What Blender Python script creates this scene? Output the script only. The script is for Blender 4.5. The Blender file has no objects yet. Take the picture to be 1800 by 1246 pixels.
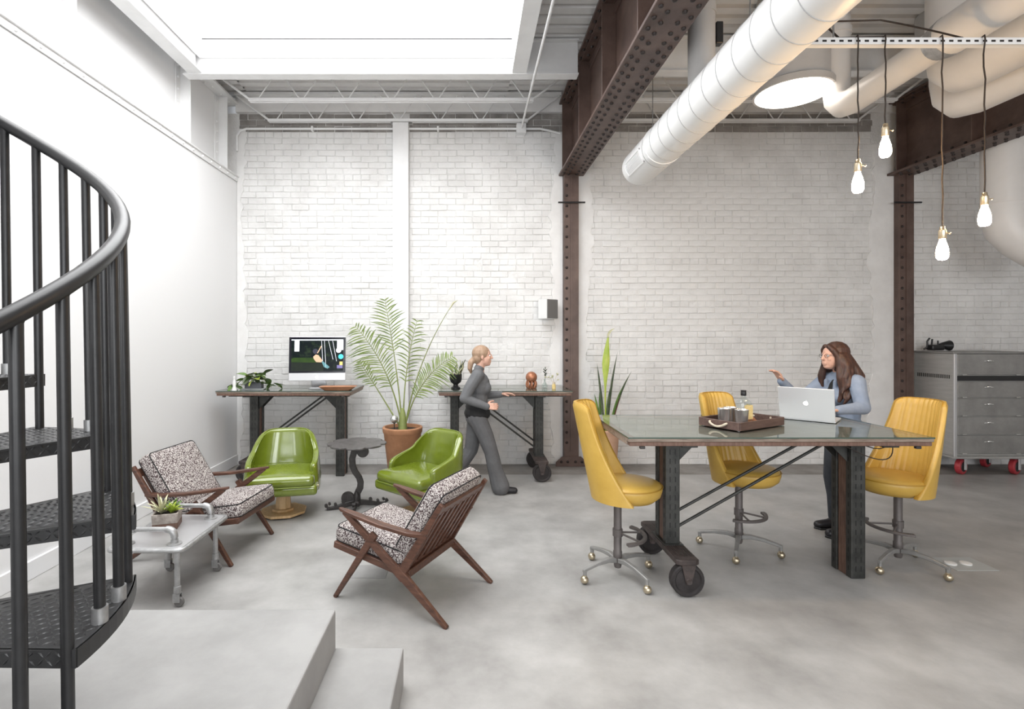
import bpy, bmesh, math, random
from math import sin, cos, pi, radians as R, sqrt
from mathutils import Vector as V, Matrix
random.seed(7)
SC = bpy.context.scene
COL = SC.collection

# ------------------------------------------------------------------ camera, world, lights, exposure
cam = bpy.data.cameras.new('camera')
cam.sensor_width = 36.0; cam.lens = 36.0*920/1800
cam.shift_x = (900-825)/1800; cam.shift_y = -(623-590)/1800
cam.clip_start = 0.05
cam_o = bpy.data.objects.new('camera', cam); COL.objects.link(cam_o)
cam_o.location = (0, 0, 1.65); cam_o.rotation_euler = (R(90), 0, 0)
SC.camera = cam_o
SC.view_settings.view_transform = 'Standard'; SC.view_settings.look = 'None'
SC.view_settings.gamma = 1.0; SC.view_settings.use_curve_mapping = False
SC.view_settings.exposure = -0.50
SC.cycles.use_denoising = True; SC.cycles.denoising_prefilter = 'ACCURATE'; SC.cycles.use_adaptive_sampling = False
SC.cycles.max_bounces = 8; SC.cycles.diffuse_bounces = 5; SC.cycles.glossy_bounces = 4
SC.cycles.transmission_bounces = 6; SC.cycles.transparent_max_bounces = 12
SC.cycles.sample_clamp_indirect = 6.0
SC.cycles.caustics_reflective = False; SC.cycles.caustics_refractive = False

world = bpy.data.worlds.new('world'); SC.world = world; world.use_nodes = True
world.node_tree.nodes['Background'].inputs[0].default_value = (0.93, 0.96, 1.0, 1)
world.node_tree.nodes['Background'].inputs[1].default_value = 1.0
world.cycles.sampling_method = 'NONE'      # the sky only shows through the added windows

def area(name, loc, rot, sx, sy, power, color=(1, 1, 1)):
    l = bpy.data.lights.new(name, 'AREA'); l.shape = 'RECTANGLE'; l.size = sx; l.size_y = sy
    l.energy = power; l.color = color
    o = bpy.data.objects.new(name, l); COL.objects.link(o); o.location = loc; o.rotation_euler = rot
    return o
SKX0, SKX1, SKY0, SKY1 = -2.76, 0.44, 0.6, 5.40      # roof light opening
area('roof_light_daylight', ((SKX0+SKX1)/2, (SKY0+SKY1)/2, 5.02), (0, 0, 0), SKX1-SKX0-.04, SKY1-SKY0-.04, 285, (0.97, 0.985, 1.0))
for i, wx in enumerate((-1.2, 2.0, 5.2)):            # unseen windows added behind the camera to give light
    area('added_window_light', (wx, -3.52, 2.2), (R(90), 0, 0), 2.3, 2.5, (205, 250, 130)[i], (0.96, 0.98, 1.0))

# ------------------------------------------------------------------ mesh builder
def frame(d):
    d = V(d).normalized()
    a = V((0, 0, 1)) if abs(d.z) < .95 else V((1, 0, 0))
    x = a.cross(d).normalized(); y = d.cross(x)
    return x, y, d

class MB:
    def __init__(s): s.v = []; s.f = []
    def add(s, vs, fs, M=None):
        n = len(s.v)
        s.v += [tuple(M @ V(p)) if M is not None else tuple(p) for p in vs]
        s.f += [tuple(i+n for i in f) for f in fs]
        return s
    def box(s, c, d, M=None):
        x, y, z = d[0]/2, d[1]/2, d[2]/2
        vs = [(c[0]+i*x, c[1]+j*y, c[2]+k*z) for i in (-1, 1) for j in (-1, 1) for k in (-1, 1)]
        return s.add(vs, [(0,1,3,2),(4,6,7,5),(0,4,5,1),(2,3,7,6),(0,2,6,4),(1,5,7,3)], M)
    def bb(s, x0, x1, y0, y1, z0, z1, M=None):
        return s.box(((x0+x1)/2, (y0+y1)/2, (z0+z1)/2), (x1-x0, y1-y0, z1-z0), M)
    def rings(s, rs, caps=True, closed=False, M=None):
        n = len(rs[0]); vs = [p for r in rs for p in r]; fs = []
        m = len(rs)
        for i in range(m if closed else m-1):
            for j in range(n):
                a = i*n+j; b = i*n+(j+1) % n; k = (i+1) % m
                fs.append((a, b, k*n+(j+1) % n, k*n+j))
        if caps and not closed:
            fs.append(tuple(reversed(range(n)))); fs.append(tuple(range((m-1)*n, m*n)))
        return s.add(vs, fs, M)
    def cyl(s, p0, p1, r0, r1=None, n=16, M=None):
        return s.tube([p0, p1], [r0, r0 if r1 is None else r1], n, M=M)
    def tube(s, pts, r, n=8, closed=False, M=None):
        pts = [V(p) for p in pts]; m = len(pts)
        if not isinstance(r, (list, tuple)): r = [r]*m
        rs = []; px = None
        for i in range(m):
            if closed: d = pts[(i+1) % m]-pts[i-1]
            else:
                d = pts[min(i+1, m-1)]-pts[max(i-1, 0)]
            if d.length < 1e-9: d = V((0, 0, 1))
            d.normalize()
            if px is None: x, y, _ = frame(d)
            else:
                x = px-d*px.dot(d)
                x = x.normalized() if x.length > 1e-6 else frame(d)[0]
                y = d.cross(x)
            px = x; k = 1.0
            if not closed and 0 < i < m-1:
                c = (pts[i]-pts[i-1]).normalized().dot(d); k = 1.0/max(c, .75)
            rs.append([tuple(pts[i]+(x*cos(2*pi*j/n)+y*sin(2*pi*j/n))*r[i]*(1+(k-1)*.5)) for j in range(n)])
        return s.rings(rs, True, closed, M)
    def lathe(s, prof, n=24, c=(0, 0, 0), M=None):
        rs = [[(c[0]+max(r, 1e-4)*cos(2*pi*j/n), c[1]+max(r, 1e-4)*sin(2*pi*j/n), c[2]+z) for j in range(n)] for r, z in prof]
        return s.rings(rs, True, False, M)
    def prism(s, poly, z0, z1, M=None):
        return s.rings([[(x, y, z0) for x, y in poly], [(x, y, z1) for x, y in poly]], True, False, M)
    def ball(s, c, r, nu=14, nv=8, M=None):
        if not isinstance(r, (list, tuple)): r = (r, r, r)
        rs = []
        for i in range(nv+1):
            t = pi*i/nv; k = max(sin(t), 1e-3)
            rs.append([(c[0]+r[0]*k*cos(2*pi*j/nu), c[1]+r[1]*k*sin(2*pi*j/nu), c[2]-r[2]*cos(t)) for j in range(nu)])
        return s.rings(rs, True, False, M)
    def capsule(s, p0, p1, r0, r1, n=12):
        p0, p1 = V(p0), V(p1); x, y, d = frame(p1-p0); rs = []
        for i in range(5):
            t = pi/2*(1-i/4.); rs.append((p0-d*r0*sin(t), max(r0*cos(t), 1e-4)))
        for i in range(5):
            t = pi/2*i/4.; rs.append((p1+d*r1*sin(t), max(r1*cos(t), 1e-4)))
        return s.rings([[tuple(c+(x*cos(2*pi*j/n)+y*sin(2*pi*j/n))*r) for j in range(n)] for c, r in rs])
    def rbox(s, c, d, r, n=6, M=None, puff=0):
        h = [k/2 for k in d]
        def axis(hh):
            rr = min(r, hh*.98); e = [-hh+rr*(1-cos(pi/2*i/3)) for i in range(4)]
            mid = [-(hh-rr)+2*(hh-rr)*i/n for i in range(1, n)]
            return e+mid+[-q for q in reversed(e)]
        A = [axis(k) for k in h]
        idx = {}; vs = []; fs = []
        def vid(p):
            k = tuple(round(q, 6) for q in p)
            if k not in idx:
                q = [max(-(h[i]-min(r, h[i]*.98)), min(h[i]-min(r, h[i]*.98), p[i])) for i in range(3)]
                dd = V([p[i]-q[i] for i in range(3)])
                o = V(q)+(dd.normalized()*min(r, min(h)*.98) if dd.length > 1e-9 else V((0, 0, 0)))
                if puff:
                    o.z += puff*(1 if o.z > 0 else -1)*(1-(p[0]/h[0])**2)*(1-(p[1]/h[1])**2)*(abs(p[2])/h[2])
                idx[k] = len(vs); vs.append((o.x+c[0], o.y+c[1], o.z+c[2]))
            return idx[k]
        for ax in range(3):
            u, w = [(1, 2), (2, 0), (0, 1)][ax]
            for sg in (-1, 1):
                for i in range(len(A[u])-1):
                    for j in range(len(A[w])-1):
                        q = []
                        for a, b in ((i, j), (i+1, j), (i+1, j+1), (i, j+1)):
                            p = [0, 0, 0]; p[ax] = sg*h[ax]; p[u] = A[u][a]; p[w] = A[w][b]; q.append(vid(p))
                        fs.append(tuple(q) if sg > 0 else tuple(reversed(q)))
        return s.add(vs, fs, M)
    def bar(s, p0, p1, w0, w1, t, up, M=None):
        """flat board p0->p1, tapering width w0->w1, thickness t along `up`"""
        p0, p1, up = V(p0), V(p1), V(up).normalized(); d = (p1-p0).normalized(); w = up.cross(d).normalized()
        rs = []
        for p, ww in ((p0, w0), (p1, w1)):
            rs.append([tuple(p+w*a*ww/2+up*b*t/2) for a, b in ((-1,-1),(1,-1),(1,1),(-1,1))])
        return s.rings(rs, True, False, M)
    def blade(s, pts, ws, side, fold=.25, M=None):
        """leaf strip with a folded midrib and a little thickness"""
        pts = [V(p) for p in pts]; vs = []; fs = []; m = len(pts); side = V(side).normalized()
        for i, p in enumerate(pts):
            d = (pts[min(i+1, m-1)]-pts[max(i-1, 0)]).normalized()
            sd = (side-d*side.dot(d)); sd = sd.normalized() if sd.length > 1e-6 else frame(d)[0]
            n = d.cross(sd); w = max(ws[i], 2e-4)
            vs += [tuple(p+sd*w+n*w*fold), tuple(p), tuple(p-sd*w+n*w*fold)]
        for i in range(m-1):
            a = i*3; fs += [(a, a+1, a+4, a+3), (a+1, a+2, a+5, a+4)]
        return s.add(vs, fs, M)
    def mesh(s, name, bev=0, smooth=None, seg=1):
        me = bpy.data.meshes.new(name); me.from_pydata(s.v, [], s.f)
        bm = bmesh.new(); bm.from_mesh(me)
        if bev:
            bmesh.ops.remove_doubles(bm, verts=bm.verts, dist=1e-6)
            bmesh.ops.recalc_face_normals(bm, faces=bm.faces)
            es = [e for e in bm.edges if len(e.link_faces) == 2 and e.calc_face_angle(0) > R(38)]
            if es: bmesh.ops.bevel(bm, geom=es, offset=bev, segments=seg, affect='EDGES', profile=.5, clamp_overlap=True)
        else:
            bmesh.ops.recalc_face_normals(bm, faces=bm.faces)
        bm.to_mesh(me); bm.free()
        if smooth is not None:
            for p in me.polygons: p.use_smooth = True
            me.set_sharp_from_angle(angle=R(smooth))
        return me
    def build(s, name, mat, parent=None, bev=0, smooth=None, seg=1):
        return obj(name, s.mesh(name, bev, smooth, seg), mat, parent)

def obj(name, me, mat, parent=None):
    if mat is not None and not me.materials: me.materials.append(mat)
    o = bpy.data.objects.new(name, me); COL.objects.link(o)
    if parent is not None: o.parent = parent
    return o
def tag(o, label, cat, group=None, kind=None):
    if label: o['label'] = label
    if cat: o['category'] = cat
    if group: o['group'] = group
    if kind: o['kind'] = kind
    return o
def thing(name, label, cat, loc=(0, 0, 0), rz=0, group=None):
    o = bpy.data.objects.new(name, None); COL.objects.link(o); o.empty_display_size = .1
    o.location = loc; o.rotation_euler = (0, 0, rz)
    return tag(o, label, cat, group)
def copy_tree(o, parent=None):
    c = o.copy(); COL.objects.link(c); c.parent = parent
    for ch in [k for k in COL.objects if k.parent == o]: copy_tree(ch, c)
    return c
def dup(o, loc, rz, label=None):
    c = copy_tree(o); c.location = loc; c.rotation_euler = (0, 0, rz)
    if label: c['label'] = label
    return c
def struct(o): o['kind'] = 'structure'; return o
T = Matrix.Translation
def RX(a): return Matrix.Rotation(a, 4, 'X')
def RY(a): return Matrix.Rotation(a, 4, 'Y')
def RZ(a): return Matrix.Rotation(a, 4, 'Z')
def lerp(a, b, t): return a+(b-a)*t
def sstep(t): t = max(0, min(1, t)); return t*t*(3-2*t)
def bez(p0, p1, p2, n=10):
    p0, p1, p2 = V(p0), V(p1), V(p2)
    return [p0*(1-t)**2+p1*2*t*(1-t)+p2*t*t for t in [i/n for i in range(n+1)]]

# ------------------------------------------------------------------ materials
def mat(name, col, rough=.5, metal=0, var=0, vscale=6, col2=None, bump=0, bscale=30, spec=.5, coat=0,
        stretch=None, emit=None, estr=0, rvar=0, detail=6, contrast=(.35, .65), bdetail=4):
    m = bpy.data.materials.new(name); m.use_nodes = True
    nt = m.node_tree; N = nt.nodes; L = nt.links; b = N['Principled BSDF']
    c = (*col, 1); b.inputs['Base Color'].default_value = c
    b.inputs['Roughness'].default_value = rough; b.inputs['Metallic'].default_value = metal
    b.inputs['Specular IOR Level'].default_value = spec; b.inputs['Coat Weight'].default_value = coat
    b.inputs['Coat Roughness'].default_value = .08
    if emit: b.inputs['Emission Color'].default_value = (*emit, 1); b.inputs['Emission Strength'].default_value = estr
    if var or col2 or bump or rvar:
        tc = N.new('ShaderNodeTexCoord'); mp = N.new('ShaderNodeMapping'); L.new(tc.outputs['Object'], mp.inputs[0])
        if stretch: mp.inputs['Scale'].default_value = stretch
    if var or col2:
        n = N.new('ShaderNodeTexNoise'); n.inputs['Scale'].default_value = vscale; n.inputs['Detail'].default_value = detail
        n.inputs['Roughness'].default_value = .62
        L.new(mp.outputs[0], n.inputs['Vector'])
        r = N.new('ShaderNodeValToRGB'); L.new(n.outputs['Fac'], r.inputs[0])
        r.color_ramp.elements[0].position = contrast[0]; r.color_ramp.elements[1].position = contrast[1]
        k2 = col2 if col2 else tuple(min(1, q*(1+var)) for q in col)
        k1 = col if col2 else tuple(q*(1-var) for q in col)
        r.color_ramp.elements[0].color = (*k1, 1); r.color_ramp.elements[1].color = (*k2, 1)
        L.new(r.outputs[0], b.inputs['Base Color'])
        if rvar:
            mr = N.new('ShaderNodeMapRange'); L.new(n.outputs['Fac'], mr.inputs[0])
            mr.inputs[1].default_value = .3; mr.inputs[2].default_value = .7
            mr.inputs[3].default_value = max(.31, rough-rvar); mr.inputs[4].default_value = rough+rvar
            L.new(mr.outputs[0], b.inputs['Roughness'])
    if bump:
        n2 = N.new('ShaderNodeTexNoise'); n2.inputs['Scale'].default_value = bscale; n2.inputs['Detail'].default_value = bdetail
        L.new(mp.outputs[0], n2.inputs['Vector'])
        bp = N.new('ShaderNodeBump'); bp.inputs['Strength'].default_value = bump; bp.inputs['Distance'].default_value = .01
        L.new(n2.outputs['Fac'], bp.inputs['Height']); L.new(bp.outputs[0], b.inputs['Normal'])
    return m
def mat_glass(name, tint, refl=.1, rough=.02, ior=1.5):
    """thin sheet glass: mostly see-through, fresnel reflection"""
    m = bpy.data.materials.new(name); m.use_nodes = True; nt = m.node_tree; N = nt.nodes; L = nt.links
    for n in list(N): N.remove(n)
    o = N.new('ShaderNodeOutputMaterial'); mx = N.new('ShaderNodeMixShader'); t = N.new('ShaderNodeBsdfTransparent')
    g = N.new('ShaderNodeBsdfGlossy'); fr = N.new('ShaderNodeFresnel'); fr.inputs[0].default_value = ior
    ad = N.new('ShaderNodeMath'); ad.operation = 'ADD'; ad.inputs[1].default_value = refl; ad.use_clamp = True
    t.inputs[0].default_value = (*tint, 1); g.inputs['Roughness'].default_value = rough
    ge = N.new('ShaderNodeNewGeometry'); iv = N.new('ShaderNodeMath'); iv.operation = 'SUBTRACT'; iv.inputs[0].default_value = 1
    mu = N.new('ShaderNodeMath'); mu.operation = 'MULTIPLY'; L.new(ge.outputs['Backfacing'], iv.inputs[1]); L.new(iv.outputs[0], mu.inputs[1])
    L.new(fr.outputs[0], ad.inputs[0]); L.new(ad.outputs[0], mu.inputs[0]); L.new(mu.outputs[0], mx.inputs[0]); L.new(t.outputs[0], mx.inputs[1]); L.new(g.outputs[0], mx.inputs[2])
    L.new(mx.outputs[0], o.inputs[0]); return m
def mat_speckle(name, light, dark):
    m = mat(name, light, .95, bump=.3, bscale=200, spec=.2); nt = m.node_tree; N = nt.nodes; L = nt.links; b = N['Principled BSDF']
    tc = N.new('ShaderNodeTexCoord'); no = N.new('ShaderNodeTexNoise'); no.inputs['Scale'].default_value = 135; no.inputs['Detail'].default_value = 1.5
    no.inputs['Distortion'].default_value = 1.2
    vo = N.new('ShaderNodeTexVoronoi'); vo.inputs['Scale'].default_value = 115
    L.new(tc.outputs['Object'], no.inputs['Vector']); L.new(tc.outputs['Object'], vo.inputs['Vector'])
    ad = N.new('ShaderNodeMath'); ad.operation = 'MULTIPLY_ADD'; ad.inputs[1].default_value = .45; L.new(vo.outputs['Distance'], ad.inputs[0]); L.new(no.outputs['Fac'], ad.inputs[2])
    r = N.new('ShaderNodeValToRGB'); L.new(ad.outputs[0], r.inputs[0])
    r.color_ramp.elements[0].position = .69; r.color_ramp.elements[0].color = (*light, 1)
    r.color_ramp.elements[1].position = .75; r.color_ramp.elements[1].color = (*dark, 1)
    L.new(r.outputs[0], b.inputs['Base Color']); return m
M = {}
def mk(k, *a, **kw): M[k] = mat(k, *a, **kw)
mk('wall_white', (.80, .80, .805), .6, bump=.05, bscale=8)
mk('brick_white', (.655, .647, .635), .55, col2=(.775, .77, .76), vscale=3, bump=.7, bscale=20, bdetail=8)
mk('mortar_white', (.63, .622, .61), .7, col2=(.75, .745, .735), vscale=5, bump=.9, bscale=45, bdetail=8)
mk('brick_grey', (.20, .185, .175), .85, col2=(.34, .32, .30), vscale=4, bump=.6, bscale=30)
mk('plaster', (.72, .71, .70), .7, col2=(.8, .795, .785), vscale=4, bump=.5, bscale=9)
mk('steel_white', (.80, .80, .80), .45, var=.04, vscale=4)
mk('deck_grey', (.78, .772, .765), .55, var=.06, vscale=2)
mk('girder', (.070, .042, .034), .48, col2=(.130, .084, .068), vscale=3.5, bump=.15, bscale=40)
mk('girder_edge', (.30, .22, .2), .5)
mk('rivet', (.022, .014, .012), .5)
mk('floor', (.25, .244, .235), .37, col2=(.47, .462, .45), vscale=2.1, detail=11, bump=.03, bscale=10, rvar=.035, contrast=(.28, .72))
mk('floor_strip', (.20, .185, .172), .85, col2=(.30, .285, .27), vscale=3, bump=.3, bscale=20)
mk('concrete', (.27, .267, .261), .7, col2=(.345, .341, .335), vscale=2.5, detail=9, bump=.06, bscale=18)
mk('black_steel', (.016, .016, .017), .38, var=.2, vscale=20)
mk('black_plate', (.022, .022, .023), .36, col2=(.035, .035, .036), vscale=14)
mk('galv', (.42, .42, .42), .45, .8, var=.15, vscale=25)
mk('alu', (.62, .62, .63), .4, .8)
mk('laptop', (.80, .81, .83), .38, .5)
mk('walnut', (.052, .022, .014), .4, col2=(.13, .058, .036), vscale=9, stretch=(1, 6, 6), spec=.5, rvar=.08)
mk('green_vinyl', (.130, .172, .014), .17, col2=(.165, .212, .022), vscale=5, bump=.05, bscale=10, spec=.6, coat=.5)
mk('green_piping', (.17, .22, .03), .25)
mk('yellow_vinyl', (.50, .31, .058), .40, col2=(.58, .37, .08), vscale=4, bump=.06, bscale=60, spec=.5)
mk('yellow_piping', (.40, .22, .02), .45)
mk('pine', (.55, .36, .18), .5, col2=(.68, .47, .26), vscale=6, stretch=(8, 8, 1))
mk('iron', (.022, .019, .018), .5, col2=(.045, .04, .038), vscale=25, bump=.15, bscale=60)
mk('iron_top', (.06, .055, .053), .42, col2=(.12, .112, .11), vscale=20, bump=.15, bscale=50)
mk('terracotta', (.33, .155, .075), .75, col2=(.46, .23, .12), vscale=5, bump=.1, bscale=30)
mk('terracotta_light', (.55, .33, .22), .75, col2=(.64, .42, .30), vscale=5, bump=.1, bscale=30)
mk('soil', (.05, .035, .025), .95, var=.4, vscale=60, bump=.6, bscale=80)
mk('palm', (.095, .155, .03), .5, col2=(.22, .29, .065), vscale=5)
mk('palm_stem', (.22, .26, .08), .5, var=.2)
mk('leaf', (.07, .15, .03), .4, col2=(.17, .28, .06), vscale=9)
mk('leaf_bright', (.30, .42, .04), .4, col2=(.46, .52, .10), vscale=9)
mk('leaf_dark', (.035, .06, .035), .45, col2=(.10, .12, .06), vscale=14)
mk('leaf_pale', (.42, .42, .25), .55, col2=(.58, .56, .38), vscale=20)
mk('leaf_red', (.16, .05, .04), .5)
mk('grey_pot', (.10, .105, .12), .5, var=.1)
mk('saucer', (.42, .44, .44), .35)
mk('stone_pot', (.30, .26, .23), .85, col2=(.48, .43, .39), vscale=30, bump=.4, bscale=60)
mk('leg_steel', (.035, .036, .034), .48, .5, col2=(.075, .075, .070), vscale=10, rvar=.1)
mk('leg_dark', (.010, .010, .010), .6)
mk('leg_wood', (.11, .06, .042), .6, col2=(.20, .115, .085), vscale=10, stretch=(6, 6, 1))
mk('top_wood', (.15, .11, .085), .6, col2=(.33, .26, .21), vscale=8, stretch=(1, 8, 8))
mk('top_board', (.20, .20, .18), .5, col2=(.31, .31, .28), vscale=7, stretch=(1, 7, 7))
mk('truck', (.035, .026, .024), .6, col2=(.075, .055, .05), vscale=15, bump=.2, bscale=60)
mk('tire', (.022, .018, .018), .65, var=.3, vscale=20)
mk('brass', (.55, .47, .34), .3, .9, var=.1)
mk('stool_base', (.30, .295, .285), .45, .4, var=.1, vscale=12)
mk('stool_column', (.13, .115, .11), .5, .3, var=.12)
mk('black_plastic', (.012, .012, .013), .4)
mk('stainless', (.46, .455, .44), .45, .55, var=.08, vscale=4, stretch=(1, 1, 8), rvar=.06)
mk('stainless_dark', (.30, .295, .285), .5, .5, var=.15, vscale=4)
mk('cup_steel', (.78, .78, .76), .25, .88)
mk('chrome', (.85, .85, .84), .15, 1)
mk('red_wheel', (.38, .035, .045), .45)
mk('tray_wood', (.075, .042, .034), .5, col2=(.13, .08, .065), vscale=8, stretch=(1, 6, 6))
mk('bowl_wood', (.33, .15, .075), .5, col2=(.45, .22, .12), vscale=10)
mk('rope', (.62, .54, .42), .9, bump=.5, bscale=120)
mk('copper', (.42, .18, .10), .4, .5, var=.2, vscale=30)
mk('paper_label', (.62, .46, .17), .7, col2=(.74, .60, .30), vscale=40)
mk('skin', (.62, .37, .28), .55, var=.05)
mk('hair_brown', (.030, .014, .010), .5, col2=(.085, .036, .022), vscale=18, stretch=(4, 4, .5))
mk('hair_blond', (.30, .19, .12), .55, col2=(.42, .29, .2), vscale=18, stretch=(4, 4, .5))
mk('jacket', (.20, .25, .34), .85, col2=(.27, .325, .42), vscale=6, bump=.25, bscale=14)
mk('jeans', (.030, .034, .042), .85, var=.25, vscale=8, bump=.2, bscale=16)
mk('boots', (.016, .015, .018), .4)
mk('grey_shirt', (.125, .128, .134), .85, var=.15, vscale=6, bump=.25, bscale=14)
mk('black_cloth', (.012, .012, .013), .85)
mk('grey_trousers', (.11, .11, .115), .85, var=.15, vscale=6, bump=.3, bscale=10)
mk('speaker_white', (.78, .78, .77), .5)
mk('speaker_grey', (.16, .155, .15), .6)
mk('duct_white', (.84, .84, .835), .35, var=.02, vscale=3)
mk('pipe_white', (.74, .715, .69), .4, var=.03, vscale=3)
mk('pipe_grey', (.50, .49, .48), .5, var=.04)
mk('seam', (.45, .45, .45), .5)
mk('cord', (.035, .025, .02), .7)
mk('screen_black', (.008, .008, .014), .12, spec=.3)
mk('screen_white', (.9, .9, .95), .3, emit=(.85, .88, 1), estr=.75)
mk('screen_trees', (.005, .008, .008), .2, col2=(.03, .05, .02), vscale=22, emit=(.004, .007, .01), estr=1, contrast=(.5, .75), spec=.1)
mk('screen_lawn', (.03, .06, .012), .25, col2=(.012, .022, .012), vscale=9, emit=(.03, .06, .014), estr=.8, spec=.1)
mk('screen_dark_lawn', (.012, .016, .014), .25, col2=(.02, .026, .018), vscale=9, emit=(.014, .018, .014), estr=.8, spec=.1)
mk('screen_skin', (.6, .38, .25), .3, emit=(.55, .34, .2), estr=.7)
mk('screen_hair', (.02, .02, .04), .3, emit=(.012, .012, .025), estr=1)
mk('screen_teal', (.05, .5, .55), .3, emit=(.05, .52, .58), estr=.9)
mk('screen_shorts', (.1, .25, .28), .3, emit=(.06, .17, .2), estr=.8)
mk('screen_yellow', (.7, .55, .15), .3, emit=(.65, .5, .15), estr=.8)
mk('screen_violet', (.15, .13, .3), .3, emit=(.12, .1, .26), estr=.8)
mk('logo_white', (.95, .95, .95), .3, emit=(1, 1, 1), estr=.9)
mk('bulb_glow', (1, .8, .5), .2, emit=(1, .64, .30), estr=240)
mk('lamp_disc', (1, 1, 1), .4, emit=(1, .92, .83), estr=10)
mk('skylight_panel', (.9, .9, .9), .4, emit=(1, 1, 1), estr=3)
for k in M:
    if k.startswith('screen') or k.startswith('logo') or k == 'skylight_panel': M[k].cycles.emission_sampling = 'NONE'
M['glass_top'] = mat_glass('glass_top', (.92, .95, .93), .10, .03, 1.5)
M['glass_edge'] = mat('glass_edge', (.05, .09, .075), .15, spec=.6)
M['glass_clear'] = mat_glass('glass_clear', (.93, .96, .95), .03, .01, 1.45)
M['speckle'] = mat_speckle('speckle', (.56, .525, .50), (.075, .05, .052))

# ================================================================== THE SETTING
XL, XR, YB, YF, ZD = -2.98, 8.4, 6.717, -3.45, 4.73     # left wall, right wall, back wall, street wall, roof deck
fl = struct(MB().bb(XL-.3, XR, YF, 6.22, -.12, 0).build('floor', M['floor']))
MB().bb(XL-.3, XR, 6.22, YB+.2, -.12, -.002).build('floor_border', M['floor_strip'], fl)
# flush service plates in the floor
def floor_plate(x, y, sx, sy, rz, label, outlets):
    t = thing('floor_outlet', label, 'floor outlet', (x, y, 0), rz)
    MB().bb(-sx/2, sx/2, -sy/2, sy/2, 0, .004).build('cover_plate', M['concrete'] if not outlets else M['saucer'], t, bev=.002)
    if outlets:
        for k in (-1, 1): MB().lathe([(.0, .004), (.036, .004), (.036, .012), (.03, .014), (0, .014)], 16, (k*.055-.04, 0, 0)).build('outlet_cap', M['speaker_white'], t, smooth=40)
floor_plate(3.57, 3.78, .30, .22, 0, 'square metal floor outlet with two round white caps', True)
floor_plate(-.70, 3.66, .26, .20, 0, 'blank square floor box cover under the slatted armchair', False)

# left wall: smooth painted board up to the girder, baseboard
wl = struct(MB().bb(XL-.3, XL, YF-.15, YB+.2, 0, 3.62).bb(XL-.3, XL-.141, YF-.15, YB+.3, 3.62, ZD+.25).build('wall_left', M['wall_white']))
struct(MB().bb(XL, XL+.018, YF, YB, 0, .13).build('baseboard_left', M['wall_white'], bev=.004))
# right wall, front wall with three unseen windows added for light (both behind or beside the camera)
struct(MB().bb(XR, XR+.2, YF-.15, YB+.2, 0, ZD+.3).build('wall_right', M['wall_white']))
m = MB(); xs = [XL-.3, -2.35, -.05, .85, 3.15, 4.05, 6.35, XR+.2]
m.bb(xs[0], xs[-1], YF-.2, YF, 0, .95); m.bb(xs[0], xs[-1], YF-.2, YF, 3.45, ZD+.3)
for a, b in ((0, 1), (2, 3), (4, 5), (6, 7)): m.bb(xs[a], xs[b], YF-.2, YF, .95, 3.45)
struct(m.build('wall_front', M['wall_white']))
for k, (a, b) in enumerate(((1, 2), (3, 4), (5, 6))):
    w = struct(thing('window_%d' % (k+2), None, None, (0, 0, 0)))  # unseen window, added to bring light in from behind
    f = MB()
    for x in (xs[a]+.03, (xs[a]+xs[b])/2, xs[b]-.03): f.bb(x-.03, x+.03, YF-.06, YF-.01, .95, 3.45)
    for z in (.98, 2.2, 3.42): f.bb(xs[a], xs[b], YF-.06, YF-.01, z-.03, z+.03)
    f.build('window_frame', M['girder'], w)

# ---------------------------------------------------------------- back wall: painted brick, every brick modelled
wb = struct(MB().bb(XL-.3, XR+.2, YB, YB+.3, 0, 4.5).build('wall_back', M['mortar_white']))
CH, BL = .0775, .222
def brick_mesh(seed, L, H):
    r = random.Random(seed); j = lambda a: r.uniform(-a, a)
    x, z = L/2-.0018, H/2-.0015; d = r.uniform(.0042, .0078)
    o = [(-x, 0, -z), (x, 0, -z), (x, 0, z), (-x, 0, z)]
    c = .0055
    a = [(-x+c+j(.0025), -d+j(.0025), -z+c+j(.002)), (j(.02), -d+j(.002), -z+c*.7+j(.0025)), (x-c+j(.0025), -d+j(.0025), -z+c+j(.002)),
         (x-c+j(.0025), -d+j(.0025), z-c+j(.002)), (j(.02), -d+j(.002), z-c*.7+j(.0025)), (-x+c+j(.0025), -d+j(.0025), z-c+j(.002))]
    vs = o+a
    fs = [(4, 5, 8, 9), (5, 6, 7, 8), (0, 1, 6, 5, 4), (1, 2, 7, 6), (2, 3, 9, 8, 7), (3, 0, 4, 9)]
    return vs, fs
NB = 10
full = [brick_mesh(i, BL, CH) for i in range(NB)]
half = [brick_mesh(50+i, BL/2, CH) for i in range(4)]
fullme = []
for k in range(NB):
    me = MB().add(*full[k]).mesh('brick'); me.materials.append(M['brick_white']); fullme.append(me)
cols_x = [(-.975, -.765), (1.19, 1.50), (5.17, 5.66)]        # columns and plastered strips
def blocked(x0, x1): return any(x1 > a and x0 < b for a, b in cols_x)
rest = MB(); high = MB(); solo = []
nrow = int(4.5/CH)
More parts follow.
